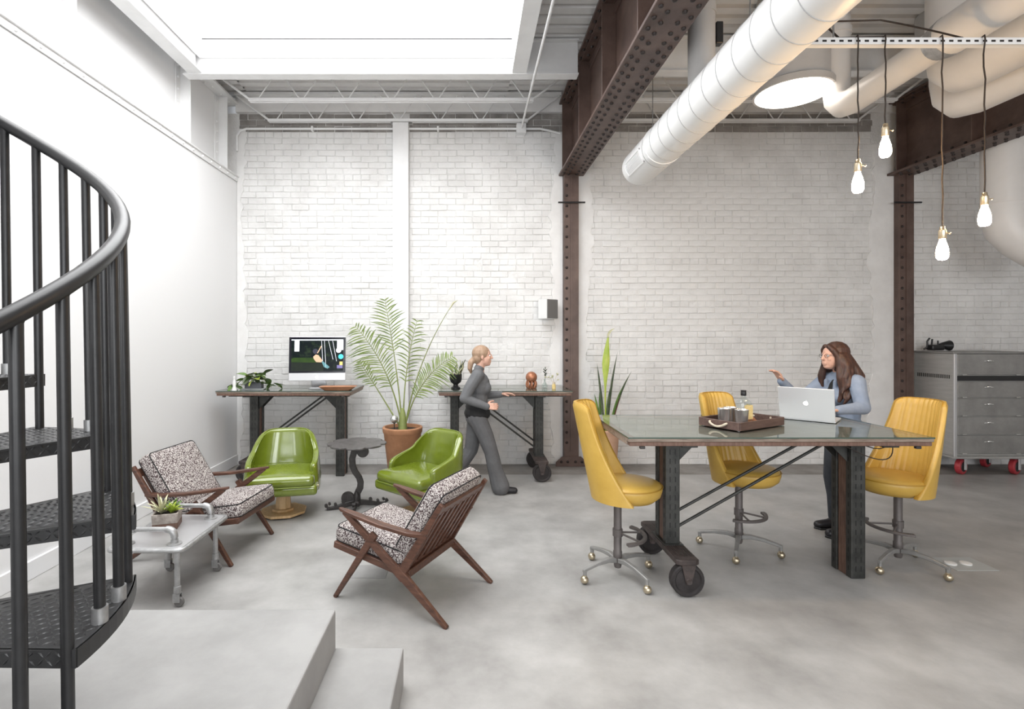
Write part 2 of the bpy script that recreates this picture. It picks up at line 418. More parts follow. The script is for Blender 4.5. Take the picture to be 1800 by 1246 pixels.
for r_ in range(nrow):
    z = (r_+.5)*CH; off = (r_ % 2)*BL/2+random.uniform(-.012, .012); header = (r_ % 7 == 5)
    x = XL+.03+off-BL
    while x < 7.4:
        L_ = BL/2 if header else BL
        x0, x1 = x, x+L_
        for a_, b_ in cols_x:
            if x0 < a_ < x1: x1 = a_
            if x0 < b_ < x1: x0 = b_
        x0 = max(x0, XL+.03)
        if x1-x0 > .03 and not blocked(x0+.002, x1-.002):
            fit = (x1-x0)/L_
            k = random.randrange(4 if header else NB)
            dep = random.uniform(-.0025, .0015); dz = random.uniform(-.002, .002)+.004*sin(x*1.3+r_*.12)
            rough_low = 1.6 if z < 1.1 or x0 < -2.7 else 1.0
            p = ((x0+x1)/2, YB+dep*rough_low, z+dz); tilt = random.uniform(-.008, .008)*rough_low
            if random.random() < .04: p = (p[0], YB+.004, p[2])
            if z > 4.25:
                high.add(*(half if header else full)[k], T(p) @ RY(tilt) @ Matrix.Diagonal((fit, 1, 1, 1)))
            elif not header and len(solo) < 300 and 1.62 < x0 < 4.1 and 1.72 < z < 3.6:
                solo.append((p, tilt, k))
            else:
                rest.add(*(half if header else full)[k], T(p) @ RY(tilt) @ Matrix.Diagonal((fit, 1, 1, 1)))
        x += L_
for p, t_, k in solo:
    o = bpy.data.objects.new('brick', fullme[k]); COL.objects.link(o); o.parent = wb; o.location = p; o.rotation_euler = (0, t_, 0)
o = rest.build('bricks', M['brick_white'], wb); o['kind'] = 'stuff'
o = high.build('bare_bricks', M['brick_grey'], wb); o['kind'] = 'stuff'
# smooth plaster flanking the steel columns, with ragged edges
def plaster(x0, x1, z0, z1, seed, rag_l, rag_r):
    r = random.Random(seed); n = 60; L_, R_ = [], []
    for i in range(n+1):
        z = lerp(z0, z1, i/n)
        L_.append((x0+(r.uniform(-.03, .03)+.03*sin(z*3+seed) if rag_l else 0), z)); R_.append((x1+(r.uniform(-.03, .03)+.03*sin(z*2.3+seed) if rag_r else 0), z))
    rs = []
    vs = []; fs = []
    for i in range(n+1):
        (a, z), (b, _) = L_[i], R_[i]
        vs += [(a, YB+.01, z), (a+.004, YB-.014, z), (b-.004, YB-.014, z), (b, YB+.01, z)]
    for i in range(n):
        q = i*4
        for k in range(3): fs.append((q+k, q+k+1, q+k+5, q+k+4))
    MB().add(vs, fs).build('plaster_strip', M['plaster'], wb)
plaster(1.36, 1.55, .0, 4.24, 1, False, True)
plaster(1.05, 1.20, .0, 4.24, 2, True, False)
plaster(5.14, 5.44, .0, 4.1, 3, True, False)
plaster(5.60, 5.70, .0, 4.1, 5, False, True)
plaster(XL, XL+.10, .0, 4.3, 4, False, True)
tag(MB().bb(XL, XR, YB-.05, YB+.2, 4.5, ZD).build('roof_edge_beam', M['deck_grey']), 'grey painted beam closing the gap between deck and brick', 'beam')

# ---------------------------------------------------------------- roof deck with ribs, roof light
m = MB()
def deck(x0, x1, y0, y1):
    y = y0; pts = []
    while y < y1-1e-6:
        pts += [(y, ZD), (min(y+.095, y1), ZD), (min(y+.105, y1), ZD+.04), (min(y+.145, y1), ZD+.04)]
        y += .155
    pts.append((y1, ZD))
    vs = [(x, p[0], p[1]) for p in pts for x in (x0, x1)]
    m.add(vs, [(2*i, 2*i+1, 2*i+3, 2*i+2) for i in range(len(pts)-1)])
    m.bb(x0, x1, y0, y1, ZD+.06, ZD+.2)
SO = .05
deck(XL-.3, SKX0-SO, YF, YB+.2); deck(SKX1+SO, XR+.1, YF, YB+.2); deck(SKX0-SO, SKX1+SO, YF, SKY0-SO); deck(SKX0-SO, SKX1+SO, SKY1+SO, YB+.2)
struct(m.build('ceiling', M['deck_grey']))
sk = struct(thing('window_1', None, None))
m = MB(); t_ = .05
m.bb(SKX0-t_, SKX0, SKY0-t_, SKY1+t_, 4.54, 5.1); m.bb(SKX1, SKX1+t_, SKY0-t_, SKY1+t_, 4.54, 5.1)
m.bb(SKX0, SKX1, SKY0-t_, SKY0, 4.54, 5.1); m.bb(SKX0, SKX1, SKY1, SKY1+t_, 4.54, 5.1)
m.build('curb', M['steel_white'], sk)
MB().bb(SKX0-.05, SKX1+.05, SKY0-.05, SKY1+.05, 5.1, 5.13).build('pane', M['skylight_panel'], sk)
# steel trimmers carrying the roof light
def ibeam_y(name, xc, y0, y1, z0, z1, w, label, mt='steel_white'):
    t = thing(name, label, 'beam', (xc, y0, z0))
    MB().bb(-w/2, w/2, 0, y1-y0, 0, .016).build('bottom_flange', M[mt], t, bev=.002)
    MB().bb(-.006, .006, 0, y1-y0, .016, z1-z0-.016).build('web', M[mt], t)
    MB().bb(-w/2, w/2, 0, y1-y0, z1-z0-.016, z1-z0).build('top_flange', M[mt], t, bev=.002)
    return t
def ibeam_x(name, yc, x0, x1, z0, z1, w, label, mt='steel_white'):
    t = thing(name, label, 'beam', (x0, yc, z0))
    MB().bb(0, x1-x0, -w/2, w/2, 0, .016).build('bottom_flange', M[mt], t, bev=.002)
    MB().bb(0, x1-x0, -.006, .006, .016, z1-z0-.016).build('web', M[mt], t)
    MB().bb(0, x1-x0, -w/2, w/2, z1-z0-.016, z1-z0).build('top_flange', M[mt], t, bev=.002)
    return t
ibeam_y('roof_beam', SKX0-.07, SKY0-.3, 5.40, 4.36, 4.60, .15, 'white beam along the roof light on the side of the riveted wall')
ibeam_y('roof_beam', SKX1+.075, SKY0-.3, 5.40, 4.36, 4.60, .15, 'white beam along the roof light on the side of the brown girder')
ibeam_x('roof_beam', 5.46, XL+.02, 1.13, 4.35, ZD-.01, .12, 'white cross beam at the far end of the roof light')
ibeam_x('roof_beam', 5.40, 1.46, 5.32, 4.35, ZD-.01, .12, 'white cross beam between the two brown girders, beyond the round lamp')
ibeam_x('roof_beam', 4.12, 1.46, 5.32, 4.35, ZD-.01, .12, 'white cross beam between the two brown girders, above the spiral duct')
# open web joists
def joist(y, x0, x1, label):
    t = thing('bar_joist', label, 'joist', (x0, y, 4.35), 0, 'open web roof joists')
    L_ = x1-x0; e = .42
    for s_ in (-1, 1): MB().bb(e, L_-e, s_*.022-.014, s_*.022+.014, 0, .032).build('bottom_chord', M['steel_white'], t, bev=.002)
    MB().bb(0, L_, -.04, .04, .335, .365).build('top_chord', M['steel_white'], t)
    n = max(1, round((L_-2*e-.16)/.49)); st = (L_-2*e-.16)/n
    pr = lambda a, b: MB().cyl(a, b, .0075, n=6)
    rod = []
    for i in range(n+1):
        x = e+.08+i*st
        rod += [((x-.015, 0, .02), (x-.23, 0, .34)), ((x+.015, 0, .02), (x+.23, 0, .34))]
    for a, b in rod[1:-1]: pr(a, b).build('web_rod', M['steel_white'], t)
    for a, b in (((e+.02, 0, .016), (.02, 0, .33)), ((L_-e-.02, 0, .016), (L_-.02, 0, .33))): MB().cyl(a, b, .013, n=8).build('end_rod', M['steel_white'], t)
joist(6.62, XL+.02, 1.16, 'white bar joist against the brick wall over the white column')
joist(6.04, XL+.02, 1.16, 'white bar joist between the roof light beam and the brick wall')
joist(6.62, 1.44, 5.34, 'white bar joist against the brick wall between the brown girders')
joist(6.04, 1.44, 5.34, 'white bar joist behind the round lamp between the brown girders')

# ---------------------------------------------------------------- riveted plate girders
riv = MB().lathe([(.017, 0), (.016, -.008), (.010, -.015), (0, -.017)], 8).mesh('rivet', smooth=60); riv.materials.append(M['rivet'])
rivw = MB().lathe([(.015, 0), (.014, -.007), (.009, -.013), (0, -.015)], 8).mesh('rivet', smooth=60); rivw.materials.append(M['steel_white'])
def rivet(parent, loc, rot=(0, 0, 0), me=riv):
    o = bpy.data.objects.new('rivet', me); COL.objects.link(o); o.parent = parent; o.location = loc; o.rotation_euler = rot
GZ0, GZ1 = 3.69, 4.62
def girder(xc, y0, y1, label):
    t = thing('plate_girder', label, 'girder', (xc, y0, GZ0)); L_ = y1-y0; h = GZ1-GZ0; w = .316
    MB().bb(-w/2, w/2, 0, L_, 0, .028).build('bottom_flange', M['girder'], t, bev=.003)
    MB().bb(-w/2, w/2, 0, L_, h-.028, h).build('top_flange', M['girder'], t, bev=.003)
    MB().bb(-.007, .007, 0, L_, .028, h-.028).build('web', M['girder'], t)
    for s_ in (-1, 1):
        MB().bb(s_*.006, s_*.11, 0, L_, .028, .042).bb(s_*.006, s_*.02, 0, L_, .028, .13).build('bottom_angle', M['girder'], t, bev=.002)
        MB().bb(s_*.006, s_*.11, 0, L_, h-.042, h-.028).bb(s_*.006, s_*.02, 0, L_, h-.13, h-.028).build('top_angle', M['girder'], t, bev=.002)
    ys = [L_-.12-.98*i for i in range(8) if L_-.12-.98*i > 0.1]
    for y in ys:
        for s_ in (-1, 1):
            MB().bb(s_*.02, s_*.135, y-.007, y+.007, .042, h-.042).bb(s_*.007, s_*.02, y-.007, y+.085, .042, h-.042).build('stiffener', M['girder'], t, bev=.002)
    n = int(3.9/.118)
    for i in range(n):
        y = L_-.10-i*.118
        for s_ in (-1, 1):
            rivet(t, (s_*.055, y, 0)); rivet(t, (s_*.118, y-.059, 0))
    for i in range(int(2.8/.16)):
        y = L_-.12-i*.16
        rivet(t, (-.06, y, h-.042)); rivet(t, (-.125, y-.08, h-.028))
        rivet(t, (-.02, y, .09), (0, R(90), 0))
    return t
g1 = girder(1.302, -3.4, YB-.02, 'brown riveted plate girder ending on the column beside the wall speaker')
g2 = dup(g1, (5.50, -3.4, GZ0), 0, 'brown riveted plate girder above the steel drawer cabinet')
# white painted girder bedded in the left wall
t = thing('plate_girder', 'white painted riveted girder set into the smooth wall', 'girder', (XL, YF, GZ0)); L_ = YB-YF
MB().bb(-.12, .035, 0, L_, -.014, 0).bb(.002, .016, 0, L_, -.07, -.014).build('bottom_flange', M['steel_white'], t, bev=.003)
MB().bb(-.14, -.12, 0, L_, 0, 1.035).build('web', M['wall_white'], t)
MB().bb(-.12, -.01, 0, L_, 0, .012).bb(-.12, -.108, 0, L_, 0, .09).build('bottom_angle', M['steel_white'], t)
MB().bb(-.12, .035, 0, L_, .90, .93).build('top_flange', M['steel_white'], t, bev=.003)
for yy in (3.22+.75, 5.7-.1, 6.45, .2, 2.1):
    MB().bb(-.12, 0.0, yy-YF-.006, yy-YF+.006, .012, .90).bb(-.12, -.108, yy-YF-.09, yy-YF, .012, .9).build('stiffener', M['steel_white'], t, bev=.002)
    for k in range(7): rivet(t, (-.108, yy-YF-.055, .08+k*.125), (0, R(-90), 0), rivw)
for i in range(30):
    rivet(t, (.016, L_-.1-i*.20, -.042), (0, R(-90), 0), rivw)
    rivet(t, (-.045, L_-.15-i*.20, .90), (0, 0, 0), rivw)
    if i % 2: rivet(t, (-.085, L_-.05-i*.20, .90), (0, 0, 0), rivw)

# columns
def column(xc, label):
    t = thing('steel_column', label, 'column', (xc, YB-.09, 0))
    MB().bb(-.092, .092, -.012, 0, 0, GZ0).build('face_plate', M['girder'], t, bev=.002)
    for s_ in (-1, 1): MB().bb(s_*.078, s_*.092, 0, .085, 0, GZ0).build('side_plate', M['girder'], t, bev=.002)
    MB().bb(-.012, .012, -.02, -.012, .2, GZ0).build('cover_strip', M['girder'], t)
    MB().prism([(-.20, 0), (.20, 0), (.20, .05), (.12, .125), (-.12, .125), (-.20, .05)], .012, .026, RX(R(90))).build('base_gusset', M['girder'], t, bev=.002)
    for x in (-.13, -.05, .05, .13): rivet(t, (x, -.026, .06), (R(-90), 0, 0))
    for k in range(26): rivet(t, (-.06, -.012, .3+k*.13), (R(-90), 0, 0))
    MB().cyl((-.17, -.03, 3.33), (.17, -.03, 3.33), .011, n=8).build('tie_rod', M['black_steel'], t)
    return t
c1 = column(1.29, 'brown steel column beside the small wall speaker')
c2 = dup(c1, (5.53, YB-.09, 0), 0, 'brown steel column beside the steel drawer cabinet')
t = thing('white_column', 'white painted box column between the two work tables', 'column', (-.87, YB-.10, 0))
MB().bb(-.10, .10, 0, .12, 0, 4.35).build('shaft', M['steel_white'], t, bev=.004)
MB().bb(-.13, .15, -.02, .12, 4.35, 4.38).build('cap_plate', M['steel_white'], t, bev=.003)
MB().bb(-.12, .12, -.012, .12, 0, .015).build('base_plate', M['steel_white'], t)

# conduit and cables
m = MB(); zc = 4.285; yc = YB-.05
m.tube([(XL+.02, yc, 4.0), (XL+.02, yc, 4.2), (XL+.06, yc, 4.26), (XL+.14, yc, zc), (.62, yc, zc)], .014, 8)
t = thing('wall_conduit', 'white conduit running along the top of the brick wall', 'conduit')
m.build('pipe', M['steel_white'], t, smooth=40)
MB().bb(.60, .72, YB-.1, YB, 4.22, 4.34).build('junction_box', M['steel_white'], t, bev=.004)
MB().tube([(.72, yc, zc), (.9, yc, zc), (1.0, yc, zc-.02), (1.16, yc, zc-.06)], .014, 8).build('pipe', M['steel_white'], t, smooth=40)
for x in (-2.0, -.4): MB().bb(x-.012, x+.012, yc-.02, YB, zc-.03, zc+.03).build('clip', M['steel_white'], t)
t = thing('ceiling_conduit', 'white conduit running from the wall box towards the street', 'conduit')
MB().tube([(.66, YB-.09, 4.28), (.66, 5.6, 4.28), (.66, 0, 4.28), (.66, YF, 4.28)], .014, 8).build('pipe', M['steel_white'], t, smooth=40)
for y in (5.6, 3.0, .5): MB().cyl((.66, y, 4.29), (.66, y, ZD), .005, n=6).build('hanger_rod', M['steel_white'], t)

# ---------------------------------------------------------------- ducts and vent pipes
t = thing('spiral_duct', 'large white spiral duct with side grille and closed end', 'duct', (1.717, 0, 3.344))
rd = .174; ye = 5.3
prof = [(rd, 0)]; 
MB().rings([[(rd*k*cos(2*pi*j/40), y, rd*k*sin(2*pi*j/40)) for j in range(40)] for y, k in ((-3.4, 1), (0, 1), (2, 1), (4, 1), (ye-.62, 1), (ye-.02, 1), (ye-.004, .985), (ye, .95), (ye, .6), (ye, .01))]).build('duct_body', M['duct_white'], t, smooth=50)
for k in range(20):
    y = ye-.72-k*.20
    pts = [((rd+.0015)*cos(a), y+.20*a/(2*pi), (rd+.0015)*sin(a)) for a in [2*pi*j/36 for j in range(37)]]
    MB().tube(pts, .0028, 5).build('spiral_seam', M['seam'], t)
MB().rings([[(k*cos(2*pi*j/40), y, k*sin(2*pi*j/40)) for j in range(40)] for y, k in ((ye-.68, rd+.001), (ye-.68, rd+.006), (ye-.65, rd+.006), (ye-.65, rd+.001))]).build('collar', M['duct_white'], t, smooth=40)
m = MB()
MG = T((0, 0, 0)) @ RY(R(158))
def grille_box(mb, y0, y1, a0, a1, r0, r1):
    n = 8; rs = []
    for i in range(n+1):
        a = lerp(a0, a1, i/n); c, s_ = cos(a), sin(a)
        rs.append([(r0*c, y0, r0*s_), (r0*c, y1, r0*s_), (r1*c, y1, r1*s_), (r1*c, y0, r1*s_)])
    mb.rings(rs)
A0, A1 = R(178), R(222)
fr_ = MB(); grille_box(fr_, ye-.56, ye-.53, A0, A1, rd, rd+.008); grille_box(fr_, ye-.13, ye-.10, A0, A1, rd, rd+.008)
grille_box(fr_, ye-.56, ye-.10, A0, A0+.07, rd, rd+.008); grille_box(fr_, ye-.56, ye-.10, A1-.07, A1, rd, rd+.008)
fr_.build('grille_frame', M['duct_white'], t)
for k in range(7):
    g_ = MB(); a = lerp(A0+.1, A1-.1, (k+.5)/7); grille_box(g_, ye-.53, ye-.13, a-.02, a+.012, rd-.002, rd+.004)
    g_.build('louvre', M['steel_white'], t)
for y in (1.2, 3.2, 4.9):
    MB().cyl((0, y, rd), (0, y, ZD-3.344), .004, n=6).build('hanger_rod', M['galv'], t)
def pipe(name, label, pts, r, mt, cat='vent pipe', n=24, collars=()):
    t = thing(name, label, cat); MB().tube(pts, r, n).build('pipe', M[mt], t, smooth=32)
    for p, d, rr in collars:
        d = V(d).normalized(); p = V(p); MB().cyl(p-d*.03, p+d*.03, rr, n=24).build('collar', M[mt], t, smooth=40)
    return t
t = pipe('branch_duct', 'grey upright duct with black damper motor above the spiral duct', [(1.72, 3.88, 3.49), (1.72, 3.88, ZD)], .095, 'pipe_grey', 'duct', collars=[((1.72, 3.88, 4.05), (0, 0, 1), .10)])
MB().bb(1.815, 1.865, 3.84, 3.90, 3.80, 3.96).bb(1.80, 1.83, 3.85, 3.89, 3.85, 3.9).build('damper_motor', M['black_plastic'], t, bev=.004)
def elbow(p_top, p_bend, p_end, rr, n=5):
    return [V(p_top)]+bez(V(p_bend)+(V(p_top)-V(p_bend)).normalized()*rr, p_bend, V(p_bend)+(V(p_end)-V(p_bend)).normalized()*rr, n)+[V(p_end)]
t = pipe('vent_pipe', 'white vent pipe dropping beside the round lamp and turning overhead', elbow((3.225, 4.6, ZD), (3.225, 4.6, 3.62), (3.17, 3.42, 3.63), .2, 3), .105, 'pipe_white')
MB().tube([(3.17, 3.45, 3.63), (3.16, 3.2, 3.63), (3.1, .5, 3.63)], .128, 24).build('wide_pipe', M['pipe_white'], t, smooth=32)
MB().tube([(3.178, 3.56, 3.63), (3.176, 3.50, 3.63), (3.172, 3.44, 3.63)], [.11, .125, .132], 24).build('coupling', M['galv'], t, smooth=32)
MB().cyl((3.225, 4.6, 4.28), (3.225, 4.6, 4.33), .115, n=24).build('collar', M['pipe_white'], t, smooth=40)
pipe('vent_pipe', 'white vent pipe bending low in front of the dark girder web', elbow((4.05, 4.42, ZD), (4.05, 4.42, 3.56), (4.03, .5, 3.56), .24, 3), .13, 'pipe_white')
pipe('vent_pipe', 'widest white vent pipe nested above the low bending one', elbow((3.72, 4.02, ZD), (3.72, 4.02, 3.65), (3.72, .5, 3.65), .18, 3), .17, 'pipe_white')
t = pipe('vent_stack', 'grey upright duct with black damper slot behind the hanging strut', [(4.5, 5.0, 4.2), (4.5, 5.0, ZD)], .19, 'pipe_grey', 'duct')
MB().bb(4.28, 4.31, 4.84, 4.92, 4.42, 4.62).build('damper_motor', M['black_plastic'], t)
t = pipe('drop_duct', 'white duct dropping behind the girder and elbowing over the cabinet', [(5.93, 5.8, ZD), (5.93, 5.8, 2.98), (5.96, 5.79, 2.84), (6.08, 5.76, 2.69), (6.34, 5.70, 2.50)], .20, 'pipe_white', 'duct')
MB().cyl((5.93, 5.8, 3.1), (5.93, 5.8, 3.13), .207, n=28).build('collar', M['pipe_white'], t, smooth=40)
x_, y_, d_ = frame((.26, -.06, -.19)); MB().cyl(V((6.34, 5.70, 2.50)), V((6.34, 5.70, 2.50))+d_*.02, .222, n=28).build('flange', M['pipe_white'], t, smooth=40)

# round daylight lamp
t = thing('round_ceiling_lamp', 'round glowing white ceiling lamp under a short tube', 'ceiling lamp', (2.93, 4.74, 3.84))
MB().lathe([(.315, 0), (.325, .0), (.325, .055), (.29, .075), (.29, ZD-3.84)], 48).build('housing', M['pipe_grey'], t, smooth=40)
MB().lathe([(0, -.004), (.30, -.004), (.31, .004), (0, .004)], 48).build('diffuser', M['lamp_disc'], t, smooth=40)
# slotted strut and pendants
t = thing('slotted_strut', 'long white slotted strut hung level under the roof', 'strut', (1.92, 3.10, 3.395))
m = MB(); Ls = 1.86
m.bb(0, Ls, -.002, .002, -.02, .02); m.bb(0, Ls, 0, .04, .016, .02); m.bb(0, Ls, 0, .04, -.02, -.016); m.build('channel', M['steel_white'], t)
m = MB()
for k in range(int(Ls/.05)): m.bb(.02+k*.05, .045+k*.05, -.0028, -.0018, -.006, .006)
o = m.build('slot_shade', M['black_plastic'], t); o['kind'] = 'stuff'  # flush dark plates, colour standing for the shade inside open slots
for x in (.25, 1.75): MB().cyl((x, .02, .02), (x, .02, ZD-3.395), .005, n=6).build('hanger_rod', M['galv'], t)
def pendant(x, zb, label):
    t = thing('pendant_bulb', label, 'pendant lamp', (x, 3.085, zb), 0, 'bare bulb pendants')
    ztop = 3.415-zb; r = random.Random(int(x*100)); pts = [(0, .03, ztop), (0, .0, ztop+.006), (0, -.004, ztop-.02)]
    for k in range(1, 12): pts.append((r.uniform(-.004, .004), r.uniform(-.003, .003), lerp(ztop-.03, .17, k/12)))
    pts.append((0, 0, .165))
    MB().tube(pts, .0042, 6).build('cord', M['cord'], t, smooth=60)
    s_ = MB().lathe([(.004, .172), (.012, .168), (.014, .15), (.019, .145), (.019, .10), (.016, .095), (0, .095)], 16).build('socket', M['brass'], t, smooth=40)
    MB().cyl((.018, 0, .13), (.042, 0, .13), .003, n=6).ball((.044, 0, .13), .006, 8, 6).build('switch_key', M['brass'], s_)
    MB().lathe([(.0135, .10), (.015, .085), (.022, .062), (.028, .038), (.0305, .012), (.029, -.012), (.021, -.026), (0, -.031)], 20).build('bulb', M['bulb_glow'], t, smooth=80)
pendant(2.29, 2.52, 'glowing bare bulb on twisted cord nearest the spiral duct')
pendant(2.452, 2.73, 'glowing bare bulb on the shortest twisted cord')
pendant(2.788, 2.125, 'glowing bare bulb on the longest twisted cord')
pendant(3.037, 2.325, 'glowing bare bulb in front of the white drop duct')
t = thing('loose_cable', 'dark cable looped from the strut up over the roof deck', 'cable')
MB().tube(bez((2.22, 3.13, 3.42), (2.25, 3.4, 3.72), (2.42, 3.55, 3.78), 8)+bez((2.75, 3.5, 3.76), (2.9, 3.4, 3.66), (2.95, 3.13, 3.43), 8), .006, 6).build('cable_run', M['cord'], t, smooth=60)
MB().tube([(2.2, 3.12, 3.425), (2.35, 3.12, 3.428), (2.45, 3.10, 3.42)], .005, 6).build('cable_tail', M['cord'], t, smooth=60)

# ---------------------------------------------------------------- wall speaker
t = thing('wall_speaker', 'small white speaker with dark grey front on a wall bracket', 'speaker', (.99, YB-.13, 1.86), R(38))
MB().prism([(-.085, .09), (.085, .09), (.10, -.07), (-.10, -.07)], 0, .25).build('cabinet', M['speaker_white'], t, bev=.008, seg=2)
MB().bb(-.094, .094, -.082, -.07, .008, .242).build('grille', M['speaker_grey'], t, bev=.004)
MB().cyl((0, .08, .13), (0, .14, .13), .012, n=10).build('bracket', M['speaker_white'], t)

# ---------------------------------------------------------------- concrete landing and step
t = thing('concrete_landing', 'pale cast concrete landing with one lower step', 'steps', (0, 0, 0))
MB().bb(-2.35, -.63, -.9, 2.47, 0, .36).build('landing', M['concrete'], t, bev=.008, seg=2)
MB().bb(-.632, -.31, -.9, 2.47, 0, .18).build('step', M['concrete'], t, bev=.008, seg=2)

# ================================================================== SPIRAL STAIR
SX, SY, SR, RH, DA, A0S, Z1, RISE = -1.70, 1.295, .738, .702, R(29.02), R(-.96), .8826, .2064
t = thing('spiral_stair', 'black steel spiral stair with chequer plate treads', 'staircase', (SX, SY, .36))
MB().cyl((0, 0, 0), (0, 0, ZD-.36), .055, n=24).build('centre_post', M['black_steel'], t, smooth=40)
def railz(a): return Z1+RISE*(a-A0S)/DA+.885-.36
m = MB(); pts = []
aa = A0S-2.4*DA
while aa < A0S+9*DA: pts.append((RH*cos(aa), RH*sin(aa), railz(aa))); aa += R(5)
m.tube(pts, .0225, 16); m.build('handrail', M['black_steel'], t, smooth=60)
def lozenge(mb, c, ang, Mx):
    l, w, h = .0125, .0036, .0020
    vs = [(l, 0, 0), (0, w, 0), (-l, 0, 0), (0, -w, 0), (l*.35, 0, h), (-l*.35, 0, h)]
    mb.add(vs, [(0, 1, 4), (1, 2, 5, 4), (2, 3, 5), (3, 0, 4, 5)], Mx @ T(c) @ RZ(ang))
for i in range(-2, 9):
    a = A0S+DA*i; z = Z1+RISE*i-.36; a1 = a+DA+R(3.5); th = .046
    n = 10; out = [(SR*cos(lerp(a, a1, k/n)), SR*sin(lerp(a, a1, k/n))) for k in range(n+1)]
    inn = [(.06*cos(a1+R(60)), .06*sin(a1+R(60))), (.06*cos(a-R(60)), .06*sin(a-R(60)))]
    tr = MB().prism(out+inn, z-.006, z).build('tread', M['black_plate'], t)
    fr = (cos(a), sin(a)); nr = (sin(a), -cos(a))
    MB().bb(.05, SR, -.004, .0, -th, 0, Matrix.Translation((0, 0, z)) @ RZ(a)).build('riser_lip', M['black_plate'], tr)
    MB().bb(.05, SR, .0, .004, -th, 0, Matrix.Translation((0, 0, z)) @ RZ(a1)).build('back_lip', M['black_plate'], tr)
    rs = []
    for k in range(n+1):
        q = lerp(a, a1, k/n); c, s_ = cos(q), sin(q)
        rs.append([((SR-.004)*c, (SR-.004)*s_, z-th), ((SR+.002)*c, (SR+.002)*s_, z-th), ((SR+.002)*c, (SR+.002)*s_, z), ((SR-.004)*c, (SR-.004)*s_, z)])
    MB().rings(rs).build('outer_band', M['black_steel'], tr)
    if i <= 4:
        p = MB(); st = .0215; q = int(.8/st)
        for u in range(0, q):
            for v in range(-q//2, q):
                x, y = u*st, v*st
                rr = sqrt(x*x+y*y); ang = math.atan2(y, x)
                if .10 < rr < SR-.018 and .012/rr < ang < (a1-a)-.012/rr:
                    lozenge(p, (x, y, 0), R(45) if (u+v) % 2 else R(-45), T((0, 0, z)) @ RZ(a))
        for u in range(4, int(SR/st)):
            for v in range(2):
                lozenge(p, (u*st+.005, -.011-v*.021, 0), R(45) if (u+v) % 2 else R(-45), T((0, 0, z)) @ RZ(a) @ T((0, -.004, 0)) @ RX(R(90)))
        o = p.build('tread_pattern', M['black_plate'], tr); o['kind'] = 'stuff'
    for k in range(3):
        b = a+DA*k/3; zb = z if k else z-RISE; rb = SR-.02
        top = (RH*cos(b), RH*sin(b), railz(b)-.012)
        if k == 0 and i == -2: continue
        bot = (rb*cos(b), rb*sin(b), zb)
        MB().cyl(bot, top, .0142, n=14).build('baluster', M['black_steel'], t, smooth=50)
        d = (V(top)-V(bot)).normalized()
        if k: MB().cyl(bot, V(bot)+d*.042, .0195, n=16).build('sleeve', M['galv'], t, smooth=40)
        MB().cyl(V(top)-d*.02, V(top)+d*.006, .0105, .02, n=10).build('rail_bracket', M['black_steel'], t, smooth=40)

# ================================================================== WORK TABLES
def truck(t, x, zp, half, wr):
    """cast trolley base lying along y under a leg, on two iron wheels"""
    b = MB(); n = 6; w = .074
    poly = [(-w, -half+.02), (-w*.6, -half), (w*.6, -half), (w, -half+.02), (w, half-.02), (w*.6, half), (-w*.6, half), (-w, half-.02)]
    b.prism([(px+x, py) for px, py in poly], zp-.034, zp)
    tb = b.build('trolley_plate', M['truck'], t, bev=.005)
    ribs = MB()
    for sg in (-1, 1):
        for k in range(9): ribs.bb(x-w+.014+k*.0145, x-w+.020+k*.0145, sg*(half-.17)-.10, sg*(half-.17)+.10, zp, zp+.003)
    ribs.build('tread_ribs', M['truck'], tb)['kind'] = 'stuff'
    for sg in (-1, 1):
        wy = sg*(half-.035)
        for s_ in (-1, 1):
            MB().prism([(-.045, zp-.03-wr), (-.016, -.02), (.016, -.02), (.045, zp-.03-wr)], -.004, .004, T((x, wy+s_*.038, wr)) @ RX(R(90))).build('wheel_fork', M['truck'], t, bev=.002)
        mw = T((x, wy, wr)) @ RX(R(90))
        w_ = MB().lathe([(.012, -.03), (wr-.028, -.022), (wr-.02, -.030), (wr-.006, -.030), (wr, -.022), (wr, .022), (wr-.006, .030), (wr-.02, .030), (wr-.028, .022), (.012, .03)], 32, M=mw).build('wheel', M['tire'], t, smooth=35)
        MB().lathe([(0, -.040), (.018, -.046), (.022, -.040), (.022, .040), (.018, .046), (0, .040)], 12, M=mw).build('hub', M['truck'], w_, smooth=40)
def leg_post(t, x, z0, z1, D=.20):
    w = .098
    for sg, nm in ((-1, 'front'), (1, 'rear')):
        yy = sg*(D/2-.028)
        ch = MB().bb(x-w/2, x+w/2, yy-.028*1, yy+.028*1, z0, z1).build('leg', M['leg_steel'], t, bev=.006, seg=2)
        s_ = MB(); z = z0+.05
        while z < z1-.06:
            for sx in (-.018, .018): s_.bb(x+sx-.0035, x+sx+.0035, yy-.0295, yy+.0295, z, z+.036)
            s_.bb(x-w/2-.001, x+w/2+.001, yy-.004, yy+.004, z, z+.03)
            z += .062
        o = s_.build('leg_slots', M['leg_dark'], ch); o['kind'] = 'stuff'
    MB().bb(x-.04, x+.04, -(D/2-.06), D/2-.06, z0, z1).build('leg_board', M['leg_wood'], t, bev=.003)
def gusset(t, x, sg, zt, s_=.16, y=-.06):
    pl = [(0, 0), (sg*s_, 0), (sg*s_*.85, -.02), (0, -s_)]
    if sg < 0: pl.reverse()
    for yy in (y, -y): MB().prism(pl, -.004, .004, T((x, yy, zt)) @ RX(R(90))).build('gusset', M['leg_steel'], t, bev=.002)
